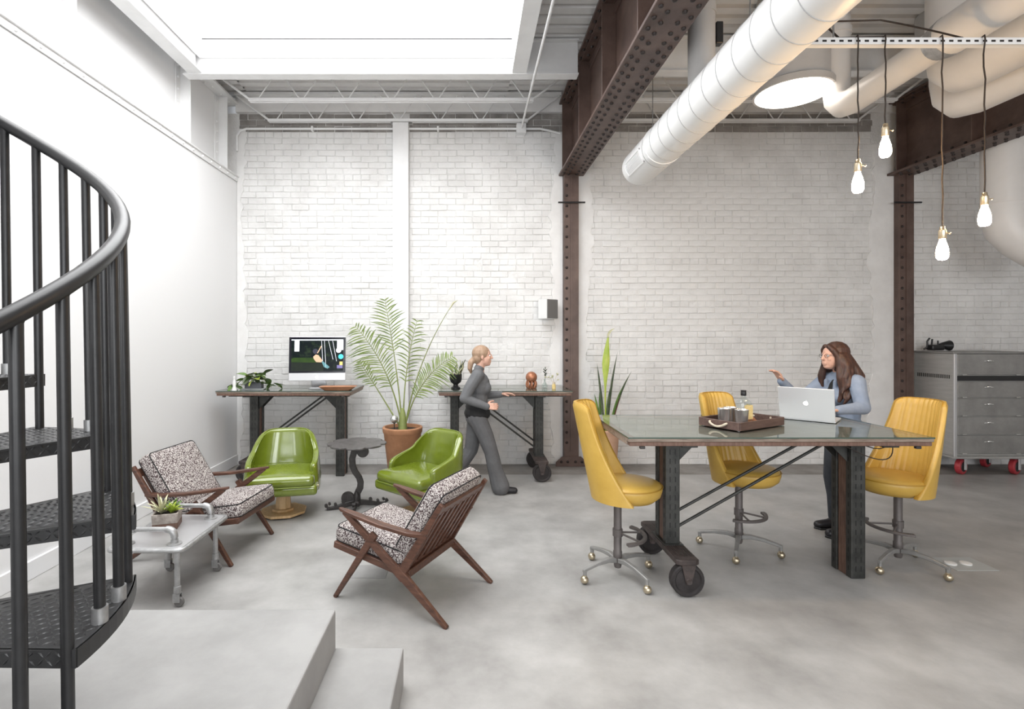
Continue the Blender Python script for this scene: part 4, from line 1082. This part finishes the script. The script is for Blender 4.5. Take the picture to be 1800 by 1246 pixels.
for k, ((x, y), lb) in enumerate((((-.125, .045), 'steel tumbler on the tray, farthest from the bottle'), ((-.085, -.055), 'steel tumbler on the tray at its open corner'), ((-.04, .055), 'steel tumbler on the tray half hidden behind the others'))):
    c = thing('steel_tumbler', lb, 'cup', on_tray(x, y), 0, 'steel tumblers on the tray')
    MB().lathe([(0, 0), (.034, 0), (.037, .003), (.043, .104), (.045, .108), (.043, .110), (.0405, .107), (.035, .006), (0, .005)], 28).build('cup_body', M['cup_steel'], c, smooth=40)
c = thing('liquor_bottle', 'square clear bottle with amber label and black stopper', 'bottle', on_tray(.055, .02), R(8))
sq = lambda h, r=.012: rrect(h, h*.8, r, 3)
bl = MB(); bl.rings([[(x, y, z) for x, y in sq(h, min(.014, h*.6))] for h, z in ((.040, 0), (.044, .004), (.044, .135), (.040, .15), (.024, .166), (.0165, .174), (.0155, .19))]); bl.build('glass_body', M['glass_clear'], c, smooth=40)
MB().bb(-.018, .0447, -.0368, -.0358, .028, .125).bb(.0443, .0452, -.03, .03, .028, .125).build('label', M['paper_label'], c)
MB().rings([[(x, y, z) for x, y in sq(.040, .012)] for z in (.006, .026)]).build('liquor', M['bowl_wood'], c, smooth=40)
MB().lathe([(.017, .188), (.0185, .19), (.0185, .212), (.017, .215), (.017, .219), (.0185, .222), (.0185, .226), (0, .226)], 16).build('stopper', M['black_plastic'], c, smooth=40)
for k, (x, y, lb) in enumerate(((.115, -.02, 'dark nut on the tray right beside the bottle'), (.155, .01, 'pale nut on the tray, middle of the three past the bottle'), (.185, .03, 'pale nut on the tray nearest the laptop'))):
    p = on_tray(x, y)
    c = thing('nut', lb, 'nut', p, .5*k, 'nuts on the tray')
    MB().ball((0, 0, .013), (.017, .013, .013), 12, 8).build('nut_shell', M['bowl_wood'] if k == 0 else M['copper'], c, smooth=80)

# on the monitor table
t = thing('wooden_tray', 'shallow brown wooden tray beside the computer', 'tray', (-1.50, 5.98, 1.03), R(4))
m = MB(); m.rings([[(x, y, z) for x, y in rrect(hx, hy, .03)] for hx, hy, z in ((.13, .05, 0), (.15, .06, .002), (.205, .085, .040), (.210, .088, .043), (.205, .085, .044), (.14, .055, .012), (.02, .02, .012))]); m.build('bowl', M['bowl_wood'], t, smooth=35)
def leaf_mesh(L_, w, name='leaf', curl=.25):
    m = MB(); n = 7; pts = [(L_*k/n, 0, -curl*L_*(k/n)**2) for k in range(n+1)]
    ws = [w*sin(pi*(k/n*.94+.04))**.8 for k in range(n+1)]
    m.blade(pts, ws, (0, 1, 0), .25); return m.mesh(name, smooth=60)
t = thing('trailing_houseplant', 'trailing variegated houseplant in a grey trough on the monitor table', 'plant', (-2.49, 6.06, 1.03))
MB().bb(-.13, .13, -.055, .055, 0, .012).build('saucer', M['saucer'], t, bev=.003)
MB().prism(rrect(.095, .048, .012), .012, .085).build('pot', M['grey_pot'], t, bev=.003)
lm = []
for k in ('leaf', 'leaf_bright', 'leaf_dark'):
    me = leaf_mesh(.14, .036); me.materials.append(M[k]); lm.append(me)
r = random.Random(5)
for k in range(46):
    x = r.uniform(-.16, .20) if k < 32 else r.choice((r.uniform(.12, .30), r.uniform(-.30, -.2)))
    base = V((max(-.09, min(.1, x*.6)), r.uniform(-.04, .04), .085)) if k < 32 else V((x, r.uniform(-.05, .05), r.uniform(.03, .12) if x > 0 else .05))
    o = bpy.data.objects.new('leaf', lm[1 if (k < 12 and x < .05) else r.choice((0, 0, 2, 0))]); COL.objects.link(o); o.parent = t
    up = V((0, 0, r.uniform(.02, .09) if k < 32 else 0)); o.location = base+up+V((x-base.x, 0, 0))*.5
    o.rotation_euler = (r.uniform(-.6, .6), r.uniform(-.7, .5), r.uniform(0, 2*pi) if k >= 12 else r.uniform(-2.6, -.5)); s_ = r.uniform(.7, 1.15); o.scale = (s_, s_, s_)
    if k % 3 == 0: MB().tube([tuple(base+V((0, 0, -.02))), tuple(o.location)], .003, 5).build('stem', M['palm_stem'], t)
t = thing('figurine', 'little white carved figure beside the grey plant trough', 'figurine', (-2.68, 5.97, 1.03))
MB().lathe([(0, 0), (.028, 0), (.024, .02), (.017, .045), (.022, .07), (.018, .10), (.008, .125), (.014, .14), (.010, .158), (0, .162)], 14).build('figure', M['speaker_white'], t, smooth=50)

# on the ball table
t = thing('goblet_planter', 'black goblet planter of thin pale cactus stems', 'plant', (-.16, 6.15, 1.03))
MB().lathe([(0, 0), (.055, 0), (.055, .012), (.03, .03), (.028, .05), (.06, .075), (.072, .11), (.074, .17), (.068, .17), (.064, .14), (0, .14)], 24).build('pot', M['black_plastic'], t, smooth=40)
r = random.Random(11)
for k in range(14):
    a = r.uniform(0, 2*pi); l = r.uniform(.10, .2); p = V((.035*cos(a), .035*sin(a), .14)); pts = [tuple(p)]
    for q in range(5): p = p+V((r.uniform(-.018, .018)+.012*cos(a), r.uniform(-.02, .02), l/5)); pts.append(tuple(p))
    MB().tube(pts, [.007, .008, .008, .007, .006, .004], 6).build('stem', M['leaf_pale'] if k % 3 else M['leaf_dark'], t, smooth=60)
t = thing('carved_ball', 'carved terracotta ball resting in a small hand-like stand', 'ornament', (.735, 6.20, 1.03))
MB().ball((0, 0, .128), .068, 24, 16).build('ball', M['copper'], t, smooth=80)
for k in range(8):
    a = 2*pi*k/8
    MB().tube([(.02*cos(a), .02*sin(a), .005), (.05*cos(a), .05*sin(a), .015), (.058*cos(a), .058*sin(a), .05), (.054*cos(a), .054*sin(a), .085)], [.016, .014, .012, .008], 8).build('finger', M['copper'], t, smooth=60)
MB().lathe([(0, 0), (.045, 0), (.045, .012), (0, .02)], 18).build('stand', M['copper'], t, smooth=40)
t = thing('bud_vase', 'small clear bud vase with a sprig of grey leaves', 'vase', (.895, 6.22, 1.03))
MB().lathe([(0, 0), (.03, 0), (.036, .02), (.030, .045), (.011, .07), (.010, .10), (.014, .105), (.008, .10), (.009, .07), (.026, .045), (.032, .02), (0, .006)], 18).build('glass_body', M['glass_clear'], t, smooth=50)
MB().tube([(0, 0, .02), (.004, 0, .10), (.012, .0, .17), (.006, 0, .21)], .0025, 5).build('stem', M['leaf_dark'], t)
me = leaf_mesh(.05, .007, curl=.1); me.materials.append(M['leaf_dark'])
for k in range(16):
    o = bpy.data.objects.new('leaf', me); COL.objects.link(o); o.parent = t; o.location = (.008, 0, .13+.006*k); o.rotation_euler = (0, R(-r.uniform(10, 70)), r.uniform(0, 6.28))
t = thing('cork_jar', 'tiny corked jar holding dried pale blossoms', 'jar', (.985, 6.10, 1.03))
MB().lathe([(0, 0), (.022, 0), (.022, .045), (.018, .05), (.018, .06), (0, .06)], 16).build('jar_body', M['paper_label'], t, smooth=40)
MB().lathe([(.016, .058), (.016, .078), (0, .078)], 14).build('cork', M['rope'], t, smooth=40)
for k in range(9):
    a = r.uniform(0, 6.28); e = (.11*cos(a)*r.uniform(.3, 1), .05*sin(a), r.uniform(.11, .19))
    s_ = MB().tube([(0, 0, .07), (e[0]*.5, e[1]*.5, e[2]*.75), e], .0013, 4).build('stalk', M['rope'], t)
    MB().ball(e, (.014, .012, .008), 8, 5).build('blossom', M['leaf_pale'], s_, smooth=60)

# ================================================================== FLOOR PLANTS
def pot(t, r0, r1, h, mt, rim=.022):
    b = MB().lathe([(0, 0), (r0, 0), (r0+.004, .006), (lerp(r0, r1, .86), h*.88), (r1-.004, h*.895), (r1, h*.905), (r1+.004, h*.985), (r1-.004, h), (r1-rim, h), (r1-rim-.006, h*.93), (0, h*.93)], 40).build('pot', M[mt], t, smooth=35)
    MB().lathe([(r1-rim-.004, h*.925), (r1-rim-.006, h*.938), (r1*.4, h*.945), (0, h*.95)], 24).build('soil', M['soil'], t, smooth=60)
t = thing('potted_palm', 'tall feathery palm in a large terracotta pot', 'plant', (-.765, 6.0, 0))
pot(t, .15, .225, .61, 'terracotta')
def frond(base, mid, tip, n, wl, dirn, side=None, droop=.35, leaf0=.32, seed=0, flat=1.0):
    r = random.Random(seed); pts = bez(base, mid, tip, 26)
    o = MB().tube([tuple(p) for p in pts], [lerp(.011, .0022, k/26) for k in range(27)], 6).build('frond', M['palm_stem'], t, smooth=60)
    m = MB()
    for k in range(n):
        f = leaf0+(1-leaf0)*(k+.5)/n; q = f*26; i = min(25, int(q)); p = pts[i].lerp(pts[i+1], q-i); d = (pts[i+1]-pts[i]).normalized()
        sd = V(dirn)-d*V(dirn).dot(d); sd.normalize(); nn = d.cross(sd)
        L_ = wl*(sin(pi*(.10+.86*(k+.5)/n))**.65)*r.uniform(.74, 1.10)
        for sg in (-1, 1):
            v = (sd*sg*.82+d*.60+nn*.10*sg*0+V((r.uniform(-.12, .12), r.uniform(-.16, .16), r.uniform(-.10, .12)))).normalized()
            lp = [p+v*L_*x+V((0, 0, -droop*L_*x*x)) for x in (0, .25, .5, .75, 1)]
            m.blade([tuple(z) for z in lp], [.0025, .0068, .0068, .0048, .0006], d, .25)
    l = m.build('leaflets', M['palm'], o, smooth=60); l['kind'] = 'stuff'
# positions relative to pot centre; z above floor.  x right, y away
B0 = (.0, 0, .56)
frond(B0, (-.06, .02, 1.30), (-.20, -.04, 2.07), 17, .27, (.8, .25, .55), seed=1, droop=.2, leaf0=.60)
frond(B0, (-.12, .0, 1.30), (-.52, -.12, 1.76), 26, .30, (.55, .3, .8), seed=2, leaf0=.36)
frond(B0, (-.26, .05, .98), (-.50, .0, 1.36), 12, .15, (.6, .3, .7), seed=3, leaf0=.62)
frond((.02, 0, .56), (.13, .0, 1.15), (.58, -.10, 1.42), 26, .26, (-.6, .3, .8), seed=4, leaf0=.36)
frond((.01, .02, .56), (-.02, .1, 1.2), (.16, .10, 1.84), 16, .24, (.75, .3, -.2), seed=5, leaf0=.42)
MB().tube(bez((.02, 0, .56), (.14, .04, 1.35), (.56, .05, 2.0), 16), [lerp(.010, .003, k/16) for k in range(17)], 6).build('spear', M['palm_stem'], t, smooth=60)
MB().tube([(.53, .05, 1.95), (.58, .05, 2.03), (.63, .05, 2.06)], [.006, .012, .002], 6).build('spear_tip', M['leaf_pale'], t, smooth=60)
MB().lathe([(.055, .55), (.05, .62), (.035, .75), (.018, .82)], 12).build('trunk', M['palm_stem'], t, smooth=50)
g = thing('garden_globe', 'small silver glass globe on a stake in the palm pot', 'ornament', (-.85, 5.93, .57))
MB().ball((0, 0, .135), .045, 20, 14).build('globe', M['cup_steel'], g, smooth=80)
MB().cyl((0, 0, -.02), (0, 0, .095), .006, n=8).lathe([(.012, .085), (.016, .095), (.01, .1)], 10).build('stake', M['iron'], g)
t = thing('potted_spear_plant', 'upright blade-leaved plant in a pale clay pot by the brown column', 'plant', (1.66, 6.34, 0))
pot(t, .11, .155, .52, 'terracotta_light')
def blade_leaf(mt, base, mid, tip, w, side=(1, .2, 0), fold=.5, tw=None):
    pts = bez(base, mid, tip, 12); ws = [w*(.45+.55*sin(pi*min(1, k/12*.9+.1)))*(1-(k/12)**6) for k in range(13)] if tw is None else tw
    MB().blade([tuple(p) for p in pts], ws, side, fold).build('leaf', M[mt], t, smooth=60)
zb = .48
for (bx, by, mx, mz, tx, tz, w, k) in ((-.02, 0, -.06, 1.0, -.12, 1.32, .016, 'leaf_dark'), (.02, .02, .05, 1.0, .15, 1.46, .016, 'leaf_dark'), (.05, 0, .12, .9, .30, 1.22, .018, 'leaf_dark'),
        (.03, -.03, .09, .85, .17, 1.05, .016, 'leaf'), (.06, .03, .12, .8, .21, .98, .014, 'leaf_dark'), (-.05, .0, -.10, .78, -.15, .95, .016, 'leaf'), (.0, .03, .03, .8, .06, 1.0, .016, 'leaf'), (.01, -.03, .0, .85, .04, 1.12, .016, 'leaf_dark'), (-.04, .02, -.08, .8, -.06, 1.08, .016, 'leaf')):
    blade_leaf(k, (bx, by, zb), (mx, by*2, mz), (tx, by*3-.02, tz), w)
blade_leaf('leaf_bright', (-.01, -.02, zb), (-.04, -.04, 1.2), (.01, -.05, 1.64), .05, (1, -.1, 0), .35, [.008, .008, .008, .009, .010, .012, .022, .036, .044, .040, .030, .018, .010])
blade_leaf('leaf_pale', (.005, -.05, 1.62), (.0, -.05, 1.70), (.085, -.06, 1.74), .014, (0, 0, 1), .3)
blade_leaf('leaf_red', (.06, 0, zb), (.10, 0, .75), (.18, 0, .92), .012)
t = thing('succulent_planter', 'square stone planter of succulents on the low pipe table', 'plant', (-2.02, 3.50, .375), R(18))
m = MB(); m.rings([[(x, y, z) for x, y in rrect(.075, .075, .008, 2)] for z in (0, .04)]); m.build('pot_foot', M['leg_wood'], t, bev=.002)
MB().rings([[(x, y, z) for x, y in rrect(h, h, .008, 2)] for h, z in ((.0752, .04), (.078, .105), (.068, .105), (.066, .095))]).build('pot', M['stone_pot'], t, bev=.002)
MB().bb(-.066, .066, -.066, .066, .08, .097).build('soil', M['soil'], t)
def rosette(cx, cy, z, n, L_, w, mt, lean=.5, rs=3, thick=.0):
    r = random.Random(rs)
    for k in range(n):
        a = k*2.4; e = lerp(.25, 1.25, k/n); m = MB(); d = V((cos(a)*cos(e), sin(a)*cos(e), sin(e))); l = L_*r.uniform(.75, 1.1)
        pts = [V((cx, cy, z))+d*l*x+V((0, 0, .06*l*sin(pi*x))) for x in (0, .2, .4, .6, .8, 1)]
        m.blade([tuple(p) for p in pts], [w*.6, w, w, w*.85, w*.55, .0005], (-sin(a), cos(a), 0), .45)
        m.build('leaf', M[mt], t, smooth=60)
rosette(-.03, -.02, .095, 16, .15, .010, 'leaf_pale', rs=1); rosette(.035, -.035, .10, 18, .07, .016, 'leaf_bright', rs=2); rosette(.03, .04, .10, 14, .085, .012, 'leaf', rs=3)

# ================================================================== PEOPLE
def blob(name, mb, voxel, mt, parent, it=4, fac=.5):
    """fuse overlapping volumes into one continuous skin"""
    me = bpy.data.meshes.new('tmp'); me.from_pydata(mb.v, [], mb.f)
    o = bpy.data.objects.new('tmp', me); COL.objects.link(o)
    rm = o.modifiers.new('r', 'REMESH'); rm.mode = 'VOXEL'; rm.voxel_size = voxel
    sm = o.modifiers.new('s', 'SMOOTH'); sm.factor = fac; sm.iterations = it
    dg = bpy.context.evaluated_depsgraph_get(); dg.update()
    nm = bpy.data.meshes.new_from_object(o.evaluated_get(dg)); nm.name = name
    bpy.data.objects.remove(o)
    for p in nm.polygons: p.use_smooth = True
    nm.materials.clear(); nm.materials.append(M[mt])
    r = bpy.data.objects.new(name, nm); COL.objects.link(r); r.parent = parent
    return r
def chain(mb, pts, rs):
    for i in range(len(pts)-1): mb.capsule(pts[i], pts[i+1], rs[i], rs[i+1])
def hand(mb, wrist, d, n, th, curl=.5, s_=1.0):
    """palm + four fingers + thumb. d finger direction, n back-of-hand normal, th thumb side"""
    d, n = V(d).normalized(), V(n).normalized(); n = (n-d*n.dot(d)).normalized(); w = V(th); w = (w-d*w.dot(d)-n*w.dot(n)).normalized()
    wr = V(wrist)
    for k, off in enumerate((.031, .0105, -.0105, -.030)):
        b = wr+d*.075*s_+w*off*s_
        mb.capsule(wr+w*off*.55*s_+d*.005, b, .014*s_, .0105*s_, 8)
        L_ = (.040, .046, .043, .034)[k]*s_
        a = curl; d1 = (d*cos(a*.5)-n*sin(a*.5)); d2 = (d*cos(a*1.3)-n*sin(a*1.3)); d3 = (d*cos(a*1.9)-n*sin(a*1.9))
        p1 = b+d1*L_; p2 = p1+d2*L_*.62; p3 = p2+d3*L_*.45
        chain(mb, [b, p1, p2, p3], [.0098*s_, .0088*s_, .0078*s_, .0066*s_])
    t0 = wr+d*.018*s_+w*.022*s_; t1 = t0+(d*.55+w*.75-n*.35).normalized()*.042*s_; t2 = t1+(d*.85+w*.35-n*.5).normalized()*.030*s_; t3 = t2+(d*.95+w*.05-n*.4).normalized()*.024*s_
    chain(mb, [wr+d*.01, t0, t1, t2, t3], [.014*s_, .0135*s_, .0115*s_, .0095*s_, .0075*s_])
def head(mb, c, f, s_=1.0):
    """c = skull centre, f = facing direction (horizontal)"""
    f = V(f).normalized(); u = V((0, 0, 1)); l = u.cross(f); c = V(c)
    Mx = Matrix(((f.x, l.x, 0, c.x), (f.y, l.y, 0, c.y), (f.z, l.z, 1, c.z), (0, 0, 0, 1))) @ Matrix.Scale(s_, 4)
    mb.ball((-.012, 0, .022), (.094, .073, .088), 20, 14, Mx)          # cranium
    mb.ball((.030, 0, -.030), (.058, .060, .082), 18, 12, Mx)          # face
    mb.ball((.052, 0, -.082), (.030, .034, .026), 14, 8, Mx)           # chin
    mb.ball((.010, 0, -.060), (.060, .054, .040), 14, 8, Mx)           # jaw
    P = lambda x, y, z: tuple(Mx @ V((x, y, z)))
    mb.capsule(P(.084, 0, .014), P(.099, 0, -.022), .009*s_, .0115*s_, 8)  # nose
    for sg in (-1, 1):
        mb.capsule(P(.074, sg*.014, .024), P(.060, sg*.044, .022), .009*s_, .008*s_, 8)   # brow
        mb.ball((.060, sg*.036, -.022), (.022, .018, .020), 10, 6, Mx)  # cheek
        mb.ball((-.006, sg*.073, -.008), (.016, .008, .028), 10, 8, Mx)  # ear
    mb.capsule(P(.083, -.014, -.054), P(.083, .014, -.054), .0085*s_, .0085*s_, 8)
    mb.capsule(P(.081, -.012, -.066), P(.081, .012, -.066), .0085*s_, .0085*s_, 8)
    return Mx
def face_parts(t, Mx, lips='leaf_red'):
    for sg in (-1, 1):
        MB().ball((.074, sg*.029, .006), (.010, .013, .009), 10, 8, Mx).build('eye', M['speaker_white'], t, smooth=80)
        MB().ball((.0815, sg*.029, .006), (.0045, .0058, .0058), 8, 6, Mx).build('iris', M['hair_brown'], t, smooth=80)

# ---- woman leaning on the long table, speaking, one hand raised (local x = the way she faces)
t = thing('person', 'person in a grey-blue jacket with long wavy brown hair behind the laptop', 'person', (3.15, 4.38, 0), pi)
hipL, hipR = (.0, .085, .84), (.0, -.085, .84)
kneeL, kneeR = (.075, .10, .45), (.05, -.09, .45)
ankL, ankR = (.06, .10, .085), (.02, -.10, .085)
shL, shR = (.03, .165, 1.275), (.05, -.155, 1.275)
elL, wrL = (.07, .285, 1.085), (.30, .335, 1.075)
elR, wrR = (.29, -.16, 1.09), (.50, -.06, 1.265)
def torso(mb, k=0.0):
    mb.ball((.0, 0, .86), (.105+k, .155+k, .12+k)); mb.ball((.01, 0, 1.0), (.085+k, .125+k, .13+k)); mb.ball((.025, 0, 1.16), (.10+k, .145+k, .14+k))
    mb.capsule((.03, .12, 1.275), (.045, -.12, 1.275), .055+k, .055+k)
    for sg in (-1, 1): mb.ball((.095, sg*.062, 1.155), (.055+k, .060+k, .058+k))
bd = MB(); torso(bd)
hd = V((.105, .0, 1.478))
chain(bd, [(.03, 0, 1.29), (.055, 0, 1.36), (.085, 0, 1.43)], [.058, .047, .048])
Mx = head(bd, hd, (1, .10, 0), .98)
chain(bd, [hipL, kneeL, ankL], [.074, .044, .034]); chain(bd, [hipR, kneeR, ankR], [.074, .044, .034])
for a in (ankL, ankR): bd.capsule((a[0]-.02, a[1], .04), (a[0]+.13, a[1], .032), .034, .028)
chain(bd, [shL, elL, wrL], [.046, .037, .026]); chain(bd, [shR, elR, wrR], [.046, .037, .026])
hand(bd, wrL, (1, .0, .0), (0, 0, 1), (0, -1, 0), .30, .95)
hand(bd, wrR, (.55, .15, .85), (-.75, -.1, .5), (.0, 1, .2), .55, .95)
blob('body', bd, .0042, 'skin', t, 1)
face_parts(t, Mx)
jk = MB(); torso(jk, .014)
jk.ball((.0, 0, .87), (.125, .172, .13))
chain(jk, [(.02, .10, 1.29), (.045, 0, 1.325), (.03, -.10, 1.29)], [.05, .060, .05])
chain(jk, [shL, (.055, .23, 1.18), elL, (.19, .31, 1.08), wrL], [.064, .056, .053, .043, .036])
chain(jk, [shR, (.16, -.165, 1.185), elR, wrR], [.064, .056, .052, .036])
for k in range(5): jk.capsule((.06+k*.012, .235+k*.012, 1.125-k*.012), (.09+k*.014, .30, 1.12-k*.012), .026, .024)   # bunched sleeve
jk.capsule((.125, .055, 1.27), (.135, .045, .90), .018, .016); jk.capsule((.125, -.055, 1.27), (.135, -.045, .90), .018, .016)
blob('jacket', jk, .007, 'jacket', t, 4)
sh = MB(); sh.ball((.075, 0, 1.13), (.078, .055, .17)); blob('top', sh, .008, 'black_cloth', t, 3)
tr = MB(); tr.ball((-.005, 0, .83), (.12, .165, .12))
chain(tr, [hipL, (.05, .095, .62), kneeL, (.05, .10, .28), (.06, .10, .10)], [.097, .078, .066, .060, .050]); chain(tr, [hipR, (.03, -.09, .62), kneeR, (.02, -.10, .28), (.02, -.10, .10)], [.097, .078, .066, .060, .050])
blob('jeans', tr, .007, 'jeans', t, 4)
for a in (ankL, ankR):
    b = MB(); b.capsule((a[0]-.04, a[1], .045), (a[0]+.03, a[1], .05), .042, .044); b.capsule((a[0]+.03, a[1], .045), (a[0]+.145, a[1], .036), .042, .034); b.capsule((a[0]-.01, a[1], .06), (a[0]-.005, a[1], .15), .046, .046)
    s_ = blob('boot', b, .006, 'boots', t, 3)
    MB().prism([(a[0]+x, a[1]+y) for x, y in ((-.085, -.03), (-.05, -.045), (.06, -.045), (.15, -.042), (.182, 0), (.15, .042), (.06, .045), (-.05, .045), (-.085, .03))], 0, .016).build('sole', M['black_plastic'], s_, bev=.004)
# hair: cap, long falling locks
hr = MB(); c = hd
hr.ball((c.x-.030, c.y, c.z+.036), (.100, .089, .091)); hr.ball((c.x-.058, c.y, c.z-.04), (.078, .100, .120))
for sg in (-1, 1): chain(hr, [(c.x+.052, c.y+sg*.022, c.z+.082), (c.x+.040, c.y+sg*.060, c.z+.050), (c.x+.016, c.y+sg*.080, c.z+.0), (c.x+.010, c.y+sg*.092, c.z-.08), (c.x+.02, c.y+sg*.115, c.z-.17), (c.x+.0, c.y+sg*.12, c.z-.27), (c.x+.03, c.y+sg*.115, c.z-.36)], [.020, .022, .022, .026, .030, .030, .014])
rr_ = random.Random(3)
for k in range(34):
    a = lerp(R(74), R(286), k/33); x0, y0 = c.x-.022+.078*cos(a), c.y+.080*sin(a)
    near = y0 > .02; ph = rr_.uniform(0, 6.28); L_ = rr_.uniform(.26, .40)
    e = V((x0+rr_.uniform(-.03, .02)+(.05 if near and cos(a) > -.5 else -.055), y0*1.5+rr_.uniform(-.02, .02)+(.035 if near else 0), c.z-L_))
    pts = [(x0, y0, c.z+.01)]
    for q in range(1, 8):
        f = q/7; b_ = V((x0, y0*1.12, c.z)).lerp(e, f); w_ = .017*f
        pts.append((b_.x+w_*sin(ph+q*1.5)-.025*sin(pi*f), b_.y+w_*cos(ph+q*1.5)+.02*sin(pi*f)*(1 if near else -1), b_.z))
    chain(hr, pts, [.026, .027, .027, .026, .024, .021, .016, .006])
blob('hair', hr, .0050, 'hair_brown', t, 1, .4)
gl = MB()
for sg in (-1, 1):
    pts = [tuple(Mx @ V((.087, sg*.031+.019*cos(2*pi*k/14), .004+.016*sin(2*pi*k/14)))) for k in range(14)]
    gl.tube(pts, .0015, 5, True); gl.tube([tuple(Mx @ V((.085, sg*.050, .008))), tuple(Mx @ V((0, sg*.078, .004)))], .0016, 5)
gl.tube([tuple(Mx @ V((.090, -.012, .008))), tuple(Mx @ V((.090, .012, .008)))], .0015, 5)
gl.build('glasses', M['black_plastic'], t)

# ---- person walking between the green chair and the ball table
t = thing('person', 'person in grey shirt and trousers striding past the ball table', 'person', (.10, 5.56, 0), 0)
hipL, hipR = (-.02, .085, .80), (-.02, -.085, .80)
kneeR, ankR = (.13, -.09, .43), (.21, -.09, .085)
kneeL, ankL = (-.08, .09, .42), (-.30, .09, .14)
shL, shR = (.0, .165, 1.235), (-.02, -.165, 1.235)
elL, wrL = (.02, .215, .99), (.24, .16, 1.01)
elR, wrR = (-.15, -.215, 1.01), (.075, -.20, .925)
def torso2(mb, k=0.0):
    mb.ball((-.015, 0, .83), (.110+k, .155+k, .12+k)); mb.ball((-.01, 0, .97), (.095+k, .135+k, .13+k)); mb.ball((.0, 0, 1.12), (.108+k, .150+k, .14+k))
    mb.capsule((-.01, .12, 1.235), (-.01, -.12, 1.235), .055+k, .055+k)
    for sg in (-1, 1): mb.ball((.07, sg*.06, 1.10), (.05+k, .06+k, .055+k))
bd = MB(); torso2(bd); hd = V((.045, 0, 1.435))
chain(bd, [(.0, 0, 1.25), (.015, 0, 1.32), (.03, 0, 1.38)], [.056, .047, .05])
Mx = head(bd, hd, (1, -.05, 0), .98)
chain(bd, [hipR, kneeR, ankR], [.082, .055, .037]); chain(bd, [hipL, kneeL, ankL], [.082, .055, .037])
bd.capsule((ankR[0]-.02, -.09, .04), (ankR[0]+.13, -.09, .034), .034, .028); bd.capsule((ankL[0]-.01, .09, .09), (ankL[0]+.12, .09, .035), .034, .028)
chain(bd, [shL, elL, wrL], [.046, .037, .026]); chain(bd, [shR, elR, wrR], [.046, .037, .026])
hand(bd, wrL, (1, .0, .1), (0, .3, 1), (0, -1, .2), .35, .95); hand(bd, wrR, (1, .1, .0), (0, -1, .3), (0, .2, 1), .75, .95)
blob('body', bd, .0042, 'skin', t, 1); face_parts(t, Mx)
s_ = MB(); torso2(s_, .013); chain(s_, [shR, (-.10, -.20, 1.11), elR, wrR], [.066, .060, .054, .038]); chain(s_, [shL, (.02, .2, 1.1), elL, wrL], [.066, .058, .052, .038])
chain(s_, [(-.01, .06, 1.28), (.005, 0, 1.30), (-.01, -.06, 1.28)], [.045, .056, .045])
blob('shirt', s_, .007, 'grey_shirt', t, 4)
s_ = MB(); s_.ball((-.015, 0, .83), (.142, .188, .10)); s_.ball((-.012, 0, .90), (.132, .178, .08)); blob('waist_wrap', s_, .008, 'black_cloth', t, 4)
s_ = MB(); s_.ball((-.02, 0, .79), (.125, .168, .11))
chain(s_, [hipR, (.07, -.09, .60), kneeR, (.17, -.09, .25), (.225, -.09, .075)], [.100, .086, .074, .080, .098]); chain(s_, [hipL, (-.05, .09, .6), kneeL, (-.19, .09, .27), (-.29, .09, .13)], [.100, .086, .074, .080, .098])
blob('trousers', s_, .008, 'grey_trousers', t, 4)
b = MB(); b.capsule((ankR[0]-.02, -.09, .042), (ankR[0]+.05, -.09, .045), .042, .042); b.capsule((ankR[0]+.05, -.09, .042), (ankR[0]+.165, -.09, .034), .040, .032); blob('shoe', b, .006, 'boots', t, 3)
b = MB(); b.capsule((ankL[0]-.04, .09, .115), (ankL[0]+.04, .09, .075), .042, .042); b.capsule((ankL[0]+.04, .09, .07), (ankL[0]+.14, .09, .034), .04, .032); blob('shoe', b, .006, 'boots', t, 3)
hr = MB(); c = hd
hr.ball((c.x-.022, 0, c.z+.030), (.098, .083, .088)); hr.ball((c.x-.055, 0, c.z-.02), (.058, .072, .07))
chain(hr, [(c.x-.09, 0, c.z-.03), (c.x-.13, -.01, c.z-.07), (c.x-.14, -.01, c.z-.13), (c.x-.125, 0, c.z-.18)], [.034, .032, .026, .012])
blob('hair', hr, .0055, 'hair_blond', t, 2, .4)
